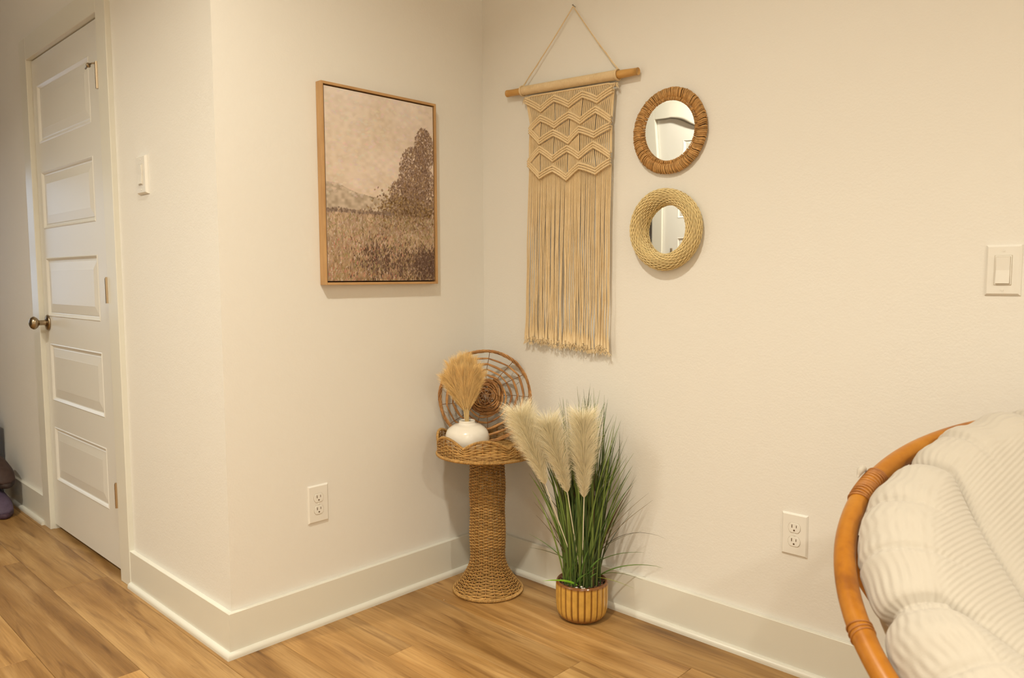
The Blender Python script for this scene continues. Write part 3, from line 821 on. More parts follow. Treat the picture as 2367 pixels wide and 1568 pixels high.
def wrapped_ring(name, path, rcore, pitch, thick, parent, closed=True, colf=None):
    P = np.asarray(path, float); d = np.linalg.norm(np.diff(np.vstack([P, P[:1]]) if closed else P, axis=0), axis=1); Ltot = d.sum(); s = np.concatenate([[0], np.cumsum(d)])
    Pc = np.vstack([P, P[:1]]) if closed else P
    mb = MB(); n = int(Ltot/pitch)
    for i in range(n):
        q = Ltot*(i+.5)/n; c_ = np.array([np.interp(q, s, Pc[:, k]) for k in range(3)]); c2 = np.array([np.interp(min(q+.002, Ltot), s, Pc[:, k]) for k in range(3)]); c1 = np.array([np.interp(max(q-.002, 0), s, Pc[:, k]) for k in range(3)])
        t = c2-c1; t /= np.linalg.norm(t)+1e-9; u_ = np.cross(t, (0, 0, 1)); u_ /= np.linalg.norm(u_)+1e-9; v_ = np.cross(u_, t)
        an = np.linspace(0, 2*PI, 8, endpoint=False)
        mb.tube(np.array([c_+rcore*(math.cos(w_)*u_+math.sin(w_)*v_)+t*pitch*.4*math.sin(w_) for w_ in an]), thick, 4, closed=True, c=(colf or wick)())
    mb.tube(P, rcore*0.9, 6, closed=closed, c=lin((120, 76, 34)))
    return mb.build(name, wk, parent, col=True, kind='stuff')
a = np.linspace(0, 2*PI, 90, endpoint=False)
wrapped_ring('base_rim', np.stack([0.1215*np.cos(a), 0.1215*np.sin(a), np.full(90, 0.0068)], 1), 0.0045, 0.0042, 0.0021, tb)
# tray
TZ, TR = 0.504, 0.1735
NSC = 7
valley0 = CAMANG+math.radians(-27+0.0)       # a valley direction
def scal(th):
    ph = ((th-valley0)/(2*PI/NSC)) % 1.0
    return 0.038+0.030*np.abs(np.sin(PI*ph))**0.85
mb = MB(); seg = 240; a = np.linspace(0, 2*PI, seg, endpoint=False); NS2 = 44
rows_ = 11
for i in range(rows_):
    f = (i+.6)/rows_; z = TZ+scal(a)*f*0.98+0.0006*np.sin(a*9+i)
    low = TZ+0.004+i*0.0052
    zz = np.where(f < .5, low*0.4+z*0.6, z)
    R_ = TR+0.0022*np.cos(a*NS2/2+i*PI)
    mb.tube(np.stack([R_*np.cos(a), R_*np.sin(a), zz], 1), 0.0019, 5, closed=True, c=wick(), up=(0, 0, 1))
mb.build('woven_wall', wk, tb, col=True, kind='stuff')
mb = MB()
for i in range(NS2):
    an = 2*PI*i/NS2; h_ = float(scal(an))
    mb.tube([(TR*math.cos(an), TR*math.sin(an), TZ), (TR*math.cos(an), TR*math.sin(an), TZ+h_)], 0.0019, 5, c=lin((170, 118, 58)))
mb.build('wall_stakes', wk, tb, col=True, kind='stuff')
wrapped_ring('scalloped_rim', np.stack([TR*np.cos(a), TR*np.sin(a), TZ+scal(a)+0.001], 1), 0.0036, 0.0034, 0.0017, tb)
wrapped_ring('tray_rim', np.stack([(TR+.002)*np.cos(a), (TR+.002)*np.sin(a), np.full(seg, TZ-0.003)], 1), 0.0042, 0.0036, 0.0019, tb)
mb = MB(); k = 0; r = 0.006
while r < TR-0.003:
    n = max(16, int(2*PI*r/0.012)); a2 = np.linspace(0, 2*PI, n, endpoint=False)
    mb.tube(np.stack([r*np.cos(a2), r*np.sin(a2), TZ+0.0008*np.cos(np.arange(n)*PI+k*PI)-0.001], 1), 0.0020, 5, closed=True, c=wick(), up=(0, 0, 1)); r += 0.0041; k += 1
mb.lathe([(0.0, -0.003), (TR-0.002, -0.003)], 48, c=lin((90, 56, 26)), center=(0, 0, TZ))
mb.build('woven_tray', wk, tb, col=True, kind='stuff')

# ------------------------------------------------------------------ vine disc behind the vase
vine = vcol_material('vine', rough=0.55, nscale=60, amount=0.4, spec=0.4)
vd = empty('woven_vine_disc', (0.148, -0.143, 0.510))
tag(vd, 'round openwork vine disc with a dense rosette, leaning in the corner behind the vase', 'decor')
nrm = np.array([0.68, -0.70, 0.22]); nrm /= np.linalg.norm(nrm); ex = np.array([0.70, 0.714, 0]); ex -= nrm*(ex@nrm); ex /= np.linalg.norm(ex); ey = np.cross(nrm, ex)
if ey[2] < 0: ey = -ey
DR = 0.1690
DC = np.array([0, 0, 0.0])+ey*(DR+0.007)
def D3(r, th, h=0.0): return DC+ex*r*math.cos(th)+ey*r*math.sin(th)+nrm*(h-0.030*(1-(r/DR)**2)+0.004)
def vcolr():
    a_ = np.array(lin((206, 146, 80))); b_ = np.array(lin((156, 100, 50))); t = rng.random()
    return tuple(a_*(1-t)+b_*t)
NSP = 13
spk = [2*PI*i/NSP+0.06*math.sin(i*2.3) for i in range(NSP)]
for th in spk:
    mb = MB(); mb.tube([D3(0.03+(DR-0.03)*t, th+0.03*math.sin(t*5), 0.0035*math.cos(t*14)) for t in np.linspace(0, 1, 16)], 0.0013, 5, c=lin((140, 96, 56))); mb.build('spoke', vine, vd, col=True)
for ri, rad_ in enumerate((0.142, 0.118, 0.096, 0.077)):
    for i in range(NSP):
        t0 = spk[i]; t1 = spk[(i+1) % NSP]+(2*PI if i == NSP-1 else 0)
        r0 = rad_+0.004*math.sin(i*1.9+ri); r1 = rad_+0.004*math.sin((i+1)*1.9+ri)
        mb = MB(); P0, P1 = D3(r0, t0-.03, .001), D3(r1, t1+.03, .001)
        pts = [P0*(1-t)+P1*t+ey*0.0006*math.sin(t*5+i)+(D3(1.0*(r0+r1)/2, (t0+t1)/2)-(P0+P1)/2)*0.45*math.sin(PI*t) for t in np.linspace(0, 1, 7)]
        w_ = rng.uniform(.0030, .0050)*(1.0 if ri < 2 else .9)
        rr2 = np.array([.7, 1, 1.1, 1.15, 1.1, 1, .7])*w_
        mb.tube(np.array(pts), rr2, 6, c=vcolr(), flat=0.45, up=tuple(nrm)); mb.build('vine_segment', vine, vd, col=True)
mb = MB()
for k in range(5):
    n = 90; a = np.linspace(0, 2*PI, n, endpoint=False); ph = k*1.3
    pts = [D3(DR-0.0035+0.004*math.sin(t*11+ph)+0.0006*math.sin(t*5+k), t, 0.0035*math.cos(t*11+ph)) for t in a]
    mb.tube(np.array(pts), 0.0024 if k < 4 else .0032, 5, closed=True, c=vcolr(), up=tuple(nrm))
mb.build('outer_hoop', vine, vd, col=True)
for k in range(84):       # dense rosette of short twisted vines
    r0 = 0.004+0.062*(k/84)**0.75; t0 = k*2.39996; span = rng.uniform(1.0, 2.2)
    mb = MB(); n = 9
    pts = [D3(r0+0.004*math.sin(q*3+k)+0.003*q, t0+span*q, 0.006*math.sin(PI*q+.3*k)+rng.normal(0, .0012)+0.004*(1-r0/.065)) for q in np.linspace(0, 1, n)]
    mb.tube(np.array(pts), np.full(n, rng.uniform(.002, .0042)), 5, c=tuple(np.array(vcolr())*rng.uniform(.7, 1)), flat=.6, up=tuple(nrm)); mb.build('vine', vine, vd, col=True)
mb = MB()
for k in range(5): t = k*PI/5+.3; mb.tube([D3(0.034, t, 0.017), D3(0.0, t, 0.022), D3(0.034, t+PI, 0.017)], 0.0009, 5, c=lin((176, 140, 104)))
mb.build('centre_tie', vine, vd, col=True)

# ------------------------------------------------------------------ vase with dried grass
VP = (0.180, -0.262, TZ+0.0020)
vg = nmat('white_glaze', (0.86, 0.83, 0.76), 0.18, spec=0.5, coat=0.6)
va = empty('round_vase', VP); tag(va, 'squat glossy white ceramic vase on the wicker tray', 'vase')
mb = MB()
pr = catmull([(0.030, 0.0), (0.052, 0.006), (0.070, 0.024), (0.0775, 0.050), (0.070, 0.078), (0.050, 0.0955), (0.033, 0.1015), (0.0285, 0.1055), (0.0285, 0.112)], 50)
pr = np.vstack([[(0.0, 0.001)], pr, [(0.0268, 0.1135), (0.0250, 0.112), (0.0250, 0.104), (0.040, 0.092), (0.055, 0.06), (0.03, 0.02), (0.0, 0.015)]])
mb.lathe(pr, 72); mb.build('vase_body', vg, va)
def ribbon(mb, pts, w, col, side=None):
    P = np.asarray(pts, float); n = len(P); T_ = np.gradient(P, axis=0); s = np.asarray(side if side is not None else rng.normal(0, 1, 3)); 
    S = np.cross(T_, s); S /= np.linalg.norm(S, axis=1)[:, None]+1e-9
    w = np.broadcast_to(np.asarray(w, float), (n,))[:, None]
    V = np.stack([P-S*w/2, P+S*w/2], 1).reshape(-1, 3)
    c = np.repeat(np.atleast_2d(col) if np.ndim(col) == 2 else np.tile(np.array(col), (n, 1)), 2, 0)
    mb.add(V, [(2*i, 2*i+1, 2*i+3, 2*i+2) for i in range(n-1)], c)
def clampw(P, m=0.004):
    P[:, 0] = np.maximum(P[:, 0], m); P[:, 1] = np.minimum(P[:, 1], -m); return P
def plume(parent_name, base, tip, nh, hl, width, col, stem_from, parent, mat, curl=0.3, w0=0.0007, off=np.zeros(3), colvar=.12, bend=0.0, fullness=None, up=0.6, qw=0.5):
    base = np.array(base, float); tip = np.array(tip, float); ax = tip-base; Ln = np.linalg.norm(ax); ax /= Ln
    side = np.cross(ax, (0.62, -0.78, 0)); side /= np.linalg.norm(side)+1e-9
    def core(t): return base+ax*Ln*t+side*bend*math.sin(PI*0.5*t)**2*1.0-side*0
    mb = MB()
    for i in range(nh):
        t = rng.random()**0.9; c0 = core(t*.97); q = rng.normal(0, 1, 3); q -= ax*(q@ax); q /= np.linalg.norm(q)+1e-9
        prof_ = (math.sin(PI*min(1, (t+.06))**0.75)**0.6 if t < .96 else .35) if fullness is None else fullness(t)
        l = hl*prof_*rng.uniform(.55, 1.1)
        d0 = ax*up+q*qw; d0 /= np.linalg.norm(d0)
        pts = [c0, c0+d0*l*.4, c0+d0*l*.75+ax*l*.10, c0+d0*l+ax*l*curl*.5+q*l*.06+np.array([0, 0, -l*curl*.2])]
        pts = np.array(pts)
        cc = np.array(col)*rng.uniform(1-colvar, 1+colvar)
        P = clampw(pts+off)-off
        ribbon(mb, P, np.array([w0, w0, w0*.8, w0*.25]), np.tile(cc, (4, 1)))
    o = mb.build(parent_name, mat, parent, col=True, smooth=False)
    sm = MB(); S0 = np.array(stem_from, float)
    sm.tube(np.array([S0*(1-t)+base*t+side*0.0*t for t in np.linspace(0, 1, 5)]+[core(t) for t in np.linspace(.1, .95, 8)]), np.linspace(0.0019, 0.0007, 13), 5, c=tuple(np.array(col)*.8))
    sm.build('stem', mat, o, col=True)
    return o
dry = vcol_material('dried_grass', rough=0.8, nscale=40, amount=0.18, spec=0.2, sheen=0.2)
dg = empty('dried_grass_bunch', (VP[0], VP[1], VP[2]+0.112)); tag(dg, 'bunch of golden dried pampas grass standing in the white vase', 'dried grass')
offv = np.array([VP[0], VP[1], VP[2]+0.112])
SR = np.array([0.7001, 0.7141, 0.0]); SF = np.array([0.714, -0.700, 0])
gold = tuple(np.array(lin((236, 196, 124)))*1.2)
spec_ = [(-0.066, .135, -.01), (-0.052, .180, 0.0), (-0.034, .195, .015), (-0.012, .205, -.01), (0.002, .205, .01), (0.018, .195, .0), (0.034, .170, .012), (-0.050, .15, .02), (0.042, .145, -.005), (-0.020, .17, .03), (0.014, .165, .03), (0.00, .19, -.02)]
for (lx, hz, fy) in spec_:
    tip = SR*lx+SF*fy+np.array([0, 0, hz]); base = tip*0.16+np.array([0, 0, 0.01])
    plume('plume', base, tip, 1300, 0.066, .03, gold, (rng.uniform(-.006, .006), rng.uniform(-.006, .006), -0.07), dg, dry, curl=0.15, w0=0.0006, off=offv, up=1.0, qw=.30,
          fullness=lambda t: 0.45+0.75*math.sin(PI*min(1, t*.8+.12))**.8)

# ------------------------------------------------------------------ potted grass
PC = np.array([0.5926, -0.138])
pp = empty('potted_grass', (PC[0], PC[1], 0)); tag(pp, 'tall artificial green grass with cream pampas plumes in a ribbed ochre pot on the floor', 'plant')
NFL = 24
gl = vcol_material('ochre_glaze', rough=0.22, nscale=45, amount=0.16, spec=0.5, bstr=0.0)
bsdf(gl).inputs['Coat Weight'].default_value = 0.5
prof_o = catmull([(0.056, 0.0), (0.064, 0.0025), (0.074, 0.011), (0.0822, 0.028), (0.0850, 0.055), (0.0855, 0.095), (0.0850, 0.118), (0.0820, 0.1255)], 44)
seg = NFL*16; a = np.linspace(0, 2*PI, seg, endpoint=False)
fl_ = np.abs(((a*NFL/(2*PI)) % 1.0)-.5)*2       # 0 centre of rib, 1 groove
ribp = np.clip(1-np.maximum(0, (fl_-0.58)/0.34), 0, 1); ribp = ribp**0.5
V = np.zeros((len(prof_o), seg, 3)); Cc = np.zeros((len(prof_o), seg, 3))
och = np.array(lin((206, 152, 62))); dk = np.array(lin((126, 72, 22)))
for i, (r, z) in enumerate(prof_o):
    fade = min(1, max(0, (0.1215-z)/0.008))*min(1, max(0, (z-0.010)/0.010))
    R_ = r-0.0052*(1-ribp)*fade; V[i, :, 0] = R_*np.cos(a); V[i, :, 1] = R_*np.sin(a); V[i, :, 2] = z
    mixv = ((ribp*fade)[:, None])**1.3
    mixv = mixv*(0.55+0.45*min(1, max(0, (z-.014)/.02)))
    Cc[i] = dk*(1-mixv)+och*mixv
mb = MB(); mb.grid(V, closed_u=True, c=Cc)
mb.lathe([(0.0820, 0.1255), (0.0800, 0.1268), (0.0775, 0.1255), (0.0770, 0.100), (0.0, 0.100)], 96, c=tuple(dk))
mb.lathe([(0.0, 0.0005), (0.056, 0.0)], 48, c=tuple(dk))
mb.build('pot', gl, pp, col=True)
pb = vcol_material('pebble', rough=0.5, nscale=60, amount=0.3)
mb = MB()
ico = [(0, 0, 1), (.89, 0, .45), (.28, .85, .45), (-.72, .53, .45), (-.72, -.53, .45), (.28, -.85, .45), (.72, .53, -.45), (-.28, .85, -.45), (-.89, 0, -.45), (-.28, -.85, -.45), (.72, -.53, -.45), (0, 0, -1)]
icf = [(0, 1, 2), (0, 2, 3), (0, 3, 4), (0, 4, 5), (0, 5, 1), (1, 6, 2), (2, 7, 3), (3, 8, 4), (4, 9, 5), (5, 10, 1), (2, 6, 7), (3, 7, 8), (4, 8, 9), (5, 9, 10), (1, 10, 6), (6, 11, 7), (7, 11, 8), (8, 11, 9), (9, 11, 10), (10, 11, 6)]
for i in range(420):
    r = 0.0735*math.sqrt(rng.random()); t = rng.random()*2*PI; s = rng.uniform(.0022, .0048, 3)*np.array([1, 1, .7]); z = 0.113+rng.random()*.006+0.004*(r/0.07)**2
    white = rng.random() < .07
    if r > .060 and abs(((t-CAMANG+.25+PI) % (2*PI))-PI) < .4 and rng.random() < .55: white = True
    c = lin((226, 208, 180)) if white else tuple(np.array(lin((92, 62, 42)))*rng.uniform(.5, 1.6))
    mb.add(np.array(ico)*s+np.array([r*math.cos(t), r*math.sin(t), z]), icf, c)
mb.lathe([(0.0, 0.1105), (0.0765, 0.1105)], 48, c=lin((50, 32, 20)))
mb.build('pebbles', pb, pp, col=True, kind='stuff', smooth=False)
gr = vcol_material('grass_blade', rough=0.42, nscale=25, amount=0.25, spec=0.45, mscale=(1, 1, .3))
SRp = np.array([0.7844, 0.6203, 0]); SFp = np.array([0.6203, -0.7844, 0])
offp = np.array([PC[0], PC[1], 0])
def blade(base, tip, width, col, sag=0.0, n=11, curve=0.0, lift=0.5):
    b = np.array(base, float); t_ = np.array(tip, float)
    t = np.linspace(0, 1, n)[:, None]
    mid = b+np.array([(t_[0]-b[0])*0.28, (t_[1]-b[1])*0.28, (t_[2]-b[2])*lift])
    P = b*(1-t)**2+2*mid*t*(1-t)+t_*t*t
    P[:, 2] += -sag*t[:, 0]**3
    P = clampw(P+offp, 0.007)-offp
    w_ = width*np.minimum(1, 0.6+t[:, 0]*2)*(1-t[:, 0]**2.5)+0.0004
    # V-folded blade
    T_ = np.gradient(P, axis=0); sd = SFp+rng.normal(0, .6, 3); S = np.cross(T_, sd); S /= np.linalg.norm(S, axis=1)[:, None]+1e-9
    Nn = np.cross(S, T_); Nn /= np.linalg.norm(Nn, axis=1)[:, None]+1e-9
    Vv = np.stack([P-S*w_[:, None]/2, P+Nn*w_[:, None]*.18, P+S*w_[:, None]/2], 1).reshape(-1, 3)
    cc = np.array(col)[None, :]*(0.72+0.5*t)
    mb = MB(); F = []
    for i in range(n-1): F += [(3*i, 3*i+1, 3*i+4, 3*i+3), (3*i+1, 3*i+2, 3*i+5, 3*i+4)]
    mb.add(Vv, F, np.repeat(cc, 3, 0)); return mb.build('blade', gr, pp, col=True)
greens = [lin((92, 108, 40)), lin((74, 92, 38)), lin((116, 130, 54)), lin((60, 76, 34)), lin((90, 92, 44)), lin((88, 66, 36)), lin((138, 148, 70))]
def bcol(): return np.array(greens[rng.choice(7, p=[.27, .25, .16, .16, .08, .04, .04])])*rng.uniform(.8, 1.15)
for i in range(258):
    th = rng.random()*2*PI; r = 0.064*math.sqrt(rng.random()); bx, by = r*math.cos(th), r*math.sin(th)
    lat0 = (np.array([bx, by, 0])@SRp)
    # target lateral/height from the outline of the clump: two lobes
    lat = rng.normal(0.050, 0.065) if rng.random() < .62 else rng.normal(-0.075, .055)
    lat = lat*0.88+lat0*1.0
    lat = float(np.clip(lat, -0.20, 0.185))
    H_ = (0.765-1.2*max(0, lat-0.06)**1.1*1.7-1.1*max(0, -lat-.08))*rng.uniform(.62, 1.0)**.9
    if lat < -0.02: H_ *= .96
    fo = rng.normal(-0.005, .045)
    tip = SRp*lat+SFp*fo+np.array([0, 0, max(.22, H_)])
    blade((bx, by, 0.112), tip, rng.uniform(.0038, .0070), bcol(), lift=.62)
# individual arching blades copied from the outline of the real clump (lateral, height, forward)
for lat, hz, fo, w_, c, sag, lf in ((0.270, .333, .04, .004, lin((70, 58, 34)), .05, .95), (0.262, .215, .03, .004, lin((96, 116, 44)), .03, .75), (0.200, .245, .01, .0035, lin((84, 100, 44)), .02, .8), (0.195, .185, .04, .0032, lin((96, 116, 44)), .04, .9),
        (0.190, .305, .01, .003, lin((96, 84, 50)), .01, .75), (0.165, .145, .06, .003, lin((150, 158, 60)), .02, 1.5), (-0.170, .245, .02, .0035, lin((78, 84, 36)), .01, .7), (-0.172, .290, .02, .004, lin((84, 104, 40)), .01, .6),
        (-0.175, .515, .02, .004, lin((96, 122, 44)), 0, .5), (-0.155, .39, .03, .0035, lin((84, 70, 38)), .0, .55), (-0.15, .345, .02, .0035, lin((84, 70, 38)), .0, .55), (0.215, .42, .0, .0025, lin((120, 100, 66)), 0, .6), (0.235, .40, .0, .0025, lin((120, 100, 66)), 0, .6)):
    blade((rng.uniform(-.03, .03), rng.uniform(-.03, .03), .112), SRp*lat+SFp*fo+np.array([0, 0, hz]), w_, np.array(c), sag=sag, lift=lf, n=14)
blade((0.02, -0.05, .125), SRp*(-0.125)+SFp*0.085+np.array([0, 0, .150]), .0075, np.array(lin((128, 176, 40)))*1.1, lift=1.1)
for k in range(9):
    lat = rng.uniform(-.05, .09); blade((lat*.6*SRp[0], -0.045+lat*.6*SRp[1], .112), SRp*(lat+rng.uniform(-.02, .03))+SFp*.07+np.array([0, 0, rng.uniform(.17, .26)]), .008, np.array(lin((84, 112, 40))), lift=.6)
pam = vcol_material('pampas', rough=0.85, nscale=30, amount=0.1, spec=0.15, sheen=0.3)
cream = tuple(np.array(lin((248, 220, 172)))*1.12)
offp3 = np.array([PC[0], PC[1], 0])
full = lambda t: 0.28+0.80*min(1, t/.45)-.15*max(0, t-.8)/.2
for (b, t_, bd, hl) in (((-0.116, .46), (-0.182, .690), -.014, .066), ((-0.046, .435), (-0.096, .660), -.012, .062), ((0.006, .420), (0.000, .675), .002, .066)):
    fo = 0.075
    base = SRp*b[0]+SFp*fo+np.array([0, 0, b[1]]); tip = SRp*t_[0]+SFp*(fo+.01)+np.array([0, 0, t_[1]])
    plume('pampas_plume', base, tip, 6500, hl*1.15, .05, cream, SFp*.02+np.array([0, 0, .112]), pp, pam, curl=0.3, w0=0.00055, off=offp3, bend=bd, fullness=full, up=.85, qw=.85, colvar=.08)

# ------------------------------------------------------------------ papasan chair
CC = np.array([2.163, -.627, .630]); AZ, TI = -1.0257, .3888
nn = np.array([math.cos(AZ)*math.sin(TI), math.sin(AZ)*math.sin(TI), math.cos(TI)]); e1 = np.array([-math.sin(AZ), math.cos(AZ), 0]); e2 = np.cross(nn, e1)
chb = np.array([2.10, -0.53, 0.0])
ch = empty('papasan_chair', tuple(chb)); tag(ch, 'round rattan bowl chair with a honey brown rim at the right', 'chair')
rat = nmat('rattan', lin((204, 126, 36)), 0.35, spec=0.5)
f1 = noise(rat, 9, 4, .6, mscale=(1, 1, 1)); f2 = noise(rat, 60, 3, .6)
ad = N(rat, 'ShaderNodeMath', operation='ADD'); L(rat, f1, ad.inputs[0]); mu = N(rat, 'ShaderNodeMath', operation='MULTIPLY'); mu.inputs[1].default_value = .35; L(rat, f2, mu.inputs[0]); L(rat, mu.outputs[0], ad.inputs[1])
L(rat, ramp(rat, ad.outputs[0], [(0.45, lin((134, 74, 12))), (0.62, lin((162, 95, 14))), (0.85, lin((176, 110, 26)))]), bsdf(rat).inputs['Base Color'])
ratd = varied('rattan_binding', lin((138, 78, 26)), lin((172, 108, 42)), 30, .5)
def CH(r, th, h): return CC+e1*r*math.cos(th)+e2*r*math.sin(th)+nn*h-chb
RR = 0.5299; RT = 0.0168
a = np.linspace(0, 2*PI, 180, endpoint=False)
def node_r(th):
    s = 1.0
    for t0 in (2.58, 3.27, 0.4, 1.4, 4.2, 5.2): s += 0.07*math.exp(-((th-t0)/0.012)**2)
    return RT*s
mb = MB(); mb.tube(np.array([CH(RR, t, 0) for t in a]), [node_r(t) for t in a], 20, closed=True); mb.build('rim', rat, ch)
for t0, n_, sp_ in ((2.60, 14, .0125), (3.27, 3, .016)):
    mb = MB()
    for k in range(n_):
        t = t0+(k-n_/2)*sp_; c_ = CH(RR, t, 0); tg = CH(RR, t+.001, 0)-c_; tg /= np.linalg.norm(tg); rd = CH(RR+.1, t, 0)-c_; rd /= np.linalg.norm(rd)
        q = np.linspace(0, 2*PI, 24, endpoint=False)
        mb.tube(np.array([c_+(RT+.0006)*(math.cos(w_)*rd+math.sin(w_)*nn)+tg*.0025*math.sin(w_+k) for w_ in q]), .0026 if n_ > 3 else .0016, 6, closed=True)
    mb.build('binding', ratd, ch)
for k in range(12):
    th = 2*PI*k/12+.2
    mb = MB(); ts = np.linspace(0, 1, 14)
    mb.tube(np.array([CH((RR-.01)*math.cos(t*PI/2)**.9+.03*0, th, -.02-0.285*math.sin(t*PI/2)) for t in ts*.93]), .010, 8); mb.build('bowl_rib', rat, ch)
mb = MB(); mb.tube(np.array([CH(0.30, t, -0.262) for t in a[::4]]), .011, 8, closed=True); mb.build('bowl_ring', rat, ch)
BZ = 0.30
bc = np.array([CC[0]-0.275*nn[0]+.0, CC[1]-0.275*nn[1], 0])-chb
for (r, z) in ((0.24, .012), (0.20, .26)):
    mb = MB(); mb.tube(np.array([bc+np.array([r*math.cos(t), r*math.sin(t), z]) for t in a[::4]]), .0125, 10, closed=True); mb.build('base_ring', rat, ch)
for k in range(8):
    th = 2*PI*k/8; mb = MB()
    mb.tube(np.array([bc+np.array([math.cos(th+.5*t)*(.24-.16*t+.12*t*t), math.sin(th+.5*t)*(.24-.16*t+.12*t*t), .012+.248*t]) for t in np.linspace(0, 1, 9)]), .010, 8); mb.build('base_pole', rat, ch)

# cushion
cu_c = CH(0.0, 0, -0.29)+chb
fab = nmat('corduroy', (0.50, 0.457, 0.395), 0.95, spec=0.15, sheen=0.25)
prf = catmull([(0.0, -.285), (.15, -.272), (.28, -.235), (.39, -.165), (.448, -.095), (.478, -.04), (.487, 0.0), (.480, .026), (.460, .042), (.425, .046), (.38, .026), (.32, -.010), (.24, -.056), (.15, -.105), (.07, -.132), (0.0, -.140)], 420)
prf = np.vstack([prf[:150:5], prf[150:]])
nt = 620; th = np.linspace(0, 2*PI, nt, endpoint=False)
SEAM = math.radians(140.0); NSEC = 8
Tn = np.gradient(prf, axis=0); Tn /= np.linalg.norm(Tn, axis=1)[:, None]+1e-9; No = np.stack([Tn[:, 1], -Tn[:, 0]], 1)
r0 = prf[:, 0][:, None]; h0 = prf[:, 1][:, None]
sarc = np.concatenate([[0], np.cumsum(np.linalg.norm(np.diff(prf, axis=0), axis=1))])[:, None]
kpk = int(np.argmax(prf[:, 0])); is_top = (np.arange(len(prf)) > kpk-6)[:, None]*1.0
dr = np.clip(.42-r0, 0, .15)
curv = np.radians(10*dr/.1+900*dr**2)
ph = ((th[None, :]-SEAM-curv)/(2*PI/NSEC)) % 1.0; dsec = np.abs(ph-.5)*2      # 1 at seam
arc = (1-dsec)*r0*(PI/NSEC)           # distance to the seam
puff = 0.022*np.minimum(1, r0/.3)*(1-np.exp(-arc/.035))-0.012*np.exp(-(arc/.005)**2)*np.minimum(1, r0/.06)
s1 = np.random.default_rng(4)
puck = np.zeros_like(ph)
for k in range(22):      # short puckers where the border gathers
    kk = s1.integers(22, 80); puck += s1.normal(0, 1)/22**.5*np.cos(kk//2*th[None, :]+s1.uniform(0, 6)+r0*s1.uniform(-25, 25))
puck = puck*0.0028*np.exp(-((sarc-sarc[kpk]-.045)/.055)**2)
soft = np.zeros_like(ph)
for k in range(10):
    soft += s1.normal(0, 1)/10**.5*np.cos(s1.integers(2, 11)*th[None, :]+s1.uniform(0, 6)+r0*s1.uniform(-14, 14))
soft *= 0.006*np.minimum(1, r0/.2)
tuck = np.zeros_like(ph)
for t0, L0, w0 in [(172.5, .10, .006), (186, .13, .008), (200, .08, .006), (158, .07, .006), (128, .09, .006), (110, .08, .006), (95, .09, .007), (215, .1, .007), (240, .09, .006), (270, .1, .006), (300, .1, .006), (20, .1, .006), (60, .1, .006)]:
    dth = (th[None, :]-math.radians(t0)-.25*(sarc-sarc[kpk])+PI) % (2*PI)-PI
    tuck -= .009*np.exp(-(dth*.48/w0)**2)*np.clip(1-np.abs(sarc-sarc[kpk]-.05)/L0, 0, 1)
edge_w = np.clip((0.105-(sarc-sarc[kpk]))/.02, 0, 1)
gather = 0.0005*np.cos(2*PI*sarc/.0115)*np.cos(th[None, :]*58+3*np.sin(th[None, :]*11))*edge_w*is_top
far = 0.022*np.exp(-(((th[None, :]-math.radians(96)+PI) % (2*PI)-PI)/.30)**2)*np.exp(-((r0-.45)/.06)**2)*is_top
disp = far+puff*(0.35+.65*is_top)+puck+soft*is_top+tuck+gather
Rr = np.maximum(r0+No[:, 0][:, None]*disp, 0); Hh = h0+No[:, 1][:, None]*disp
Rr = np.where(np.abs(Hh) < .03, np.minimum(Rr, .5115), Rr)
V = CC+Rr[..., None]*(np.cos(th)[None, :, None]*e1+np.sin(th)[None, :, None]*e2)+Hh[..., None]*nn
A_ = Rr*np.cos(th)[None, :]; B_ = Rr*np.sin(th)[None, :]
ph1 = (-math.sin(math.radians(47))*A_+math.cos(math.radians(47))*B_)/.0072+soft*25
ph2 = sarc/.0105+0*th[None, :]+puck*60
cus = MB(); cus.grid(V-cu_c, closed_u=True, c=np.stack([ph1, ph2, np.broadcast_to(edge_w*1.0, ph1.shape)], -1))
vc = N(fab, 'ShaderNodeVertexColor'); vc.layer_name = 'Col'; sx = N(fab, 'ShaderNodeSeparateColor'); L(fab, vc.outputs['Color'], sx.inputs[0])
def ribwave(sock):
    mu_ = N(fab, 'ShaderNodeMath', operation='MULTIPLY'); mu_.inputs[1].default_value = 2*PI; L(fab, sock, mu_.inputs[0])
    si = N(fab, 'ShaderNodeMath', operation='SINE'); L(fab, mu_.outputs[0], si.inputs[0]); return si.outputs[0]
mxr = N(fab, 'ShaderNodeMix', data_type='FLOAT'); L(fab, sx.outputs[2], mxr.inputs['Factor']); L(fab, ribwave(sx.outputs[0]), mxr.inputs['A']); L(fab, ribwave(sx.outputs[1]), mxr.inputs['B'])
nzf = noise(fab, 700, 2); an = N(fab, 'ShaderNodeMath', operation='MULTIPLY_ADD'); an.inputs[1].default_value = .8; L(fab, nzf, an.inputs[0]); L(fab, mxr.outputs['Result'], an.inputs[2])
bump(fab, an.outputs[0], .5, .0009)
co = cus.build('papasan_cushion', fab, loc=tuple(cu_c), col=True); tag(co, 'thick cream corduroy cushion with ribbed quilted segments in the round chair', 'cushion')
mb = MB()
def wcp(r, t, h): return CC+e1*r*math.cos(t)+e2*r*math.sin(t)+nn*h-cu_c
for k in range(6):
    t = 2.66+k*.012; mb.tube(np.array([wcp(.500, t, .0-.012), wcp(.506, t+.004, -.020), wcp(.512, t+.010, -.026-.002*k)]), .0042, 6)
mb.tube(np.array([wcp(.553, 2.52+.05*q, .006+.010*math.sin(PI*q)) for q in np.linspace(0, 1, 8)]), [.003, .006, .007, .006, .007, .006, .004, .002], 8)
mb.build('tie', fab, co)

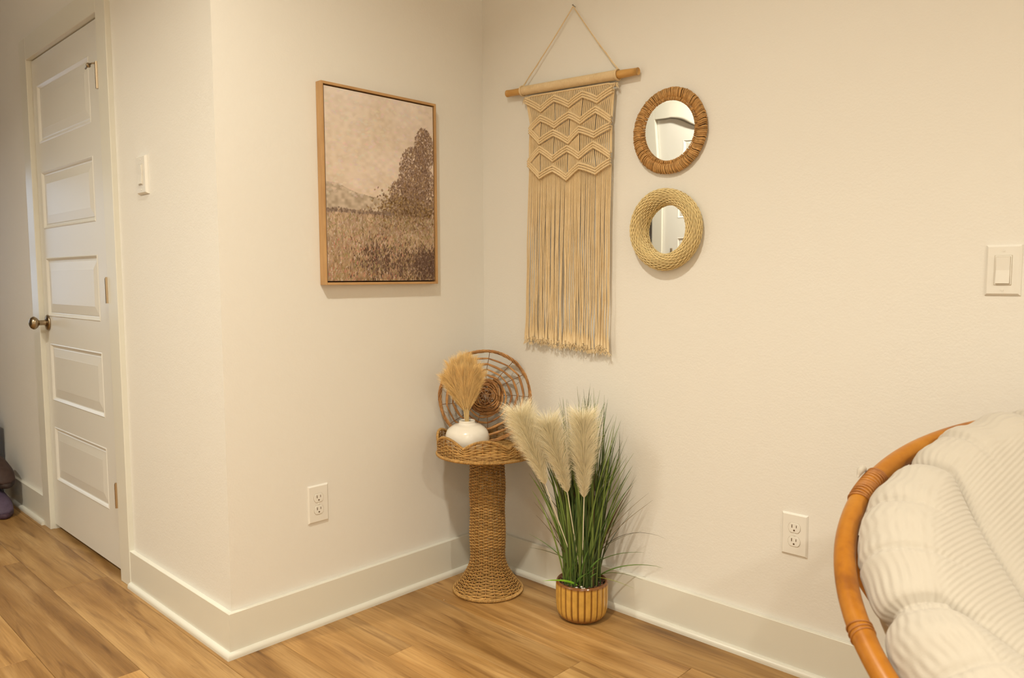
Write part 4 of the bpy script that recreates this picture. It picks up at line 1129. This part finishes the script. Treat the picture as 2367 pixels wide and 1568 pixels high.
# ------------------------------------------------------------------ shoes and dark garment at the hall end
shp = vcol_material('shoe_leather', rough=0.6, nscale=40, amount=0.3)
def shoe(loc, rotz, col1, col2, sole, label, tiltx=0.0, L_=0.27, laces=True):
    r_ = empty('shoe', loc, (0, tiltx, rotz)); tag(r_, label, 'shoe', 'shoes at the hall end')
    n, k = 22, 20; t = np.linspace(0, 1, n)
    def outl(tt): return 0.030+0.017*np.sin(np.clip(tt, 0, 1)*PI)**.5*(1+.25*np.sin((tt-.35)*4))
    V = np.zeros((n, k, 3)); q = np.linspace(0, 2*PI, k, endpoint=False)
    for i, tt in enumerate(t):
        w_ = outl(tt)*(1 if 0.02 < tt < .98 else .5); hgt = 0.085*(1-tt)**.7+0.040 if tt > .32 else 0.100-.02*tt
        hgt = hgt*(1-.55*max(0, (tt-.8)/.2)**2); x = L_*tt
        V[i, :, 0] = x; V[i, :, 1] = w_*np.cos(q); V[i, :, 2] = 0.018+hgt*.5+hgt*.5*np.sin(q)
    mb = MB(); mb.grid(V, closed_u=True, c=col1); mb.f.append(tuple(range(k))[::-1]); mb.f.append(tuple((n-1)*k+i for i in range(k)))
    up_ = mb.build('upper', shp, r_, col=True)
    mb = MB(); O = []
    for z_, s_ in ((0.0, .96), (0.004, 1.05), (0.016, 1.08), (0.026, 1.03)):
        O.append([(L_*(.5+(.5*s_)*math.cos(u_)*1.02), outl(.5+.5*math.cos(u_))*s_*math.sin(u_)*1.15, z_) for u_ in np.linspace(0, 2*PI, 36, endpoint=False)])
    mb.grid(np.array(O), closed_u=True, c=sole); mb.f.append(tuple(range(36))[::-1]); mb.f.append(tuple(3*36+i for i in range(36))); mb.build('sole', shp, r_, col=True)
    mb = MB()
    for j in range(4): xx = .13+.022*j; mb.tube([(xx, -.024, .075-.008*j), (xx, 0, .092-.008*j), (xx, .024, .075-.008*j)], .003, 6, c=col2)
    mb.build('laces', shp, r_, col=True)
    return r_
shoe((-2.275, -1.178, 0), .04, lin((88, 70, 80)), lin((50, 38, 50)), lin((74, 50, 56)), 'purple grey shoe lying lowest beside the hall baseboard')
shoe((-2.352, -1.150, 0.150), .05, lin((66, 46, 36)), lin((40, 32, 30)), lin((54, 38, 30)), 'dark brown shoe resting on top of the purple grey one', tiltx=.10)
gb = MB(); a = np.linspace(0, 2*PI, 40, endpoint=False); V = []
for z_ in np.linspace(0, .40, 16):
    V.append([(0.12*np.sign(math.cos(t))*abs(math.cos(t))**.35+.003*math.sin(5*t+9*z_), .078*np.sign(math.sin(t))*abs(math.sin(t))**.35+.003*math.cos(4*t+7*z_), z_) for t in a])
gb.grid(np.array(V), closed_u=True); gb.f.append(tuple(range(40))[::-1]); gb.f.append(tuple(15*40+i for i in range(40)))
bag = empty('fabric_bag', (-2.535, -1.168, 0.0)); tag(bag, 'dark navy cloth bag standing against the hall wall at the left edge', 'bag')
navy = varied('navy_cloth', lin((38, 40, 66)), lin((26, 26, 44)), 20, .9)
gb.build('bag_body', navy, bag)
mb = MB(); mb.tube([(-.07, -.06, .38), (-.06, -.06, .44), (0, -.06, .46), (.06, -.06, .44), (.07, -.06, .38)], .009, 8); mb.build('handle', navy, bag)

# a crumb on the floor
cr = MB(); cr.add(np.array(ico)*np.array([.0015, .0015, .001]), icf); c_ = cr.build('crumb', M['plastic'], loc=(0.165, -0.365, 0.0009)); tag(c_, 'tiny white crumb on the floor left of the wicker table', 'crumb')
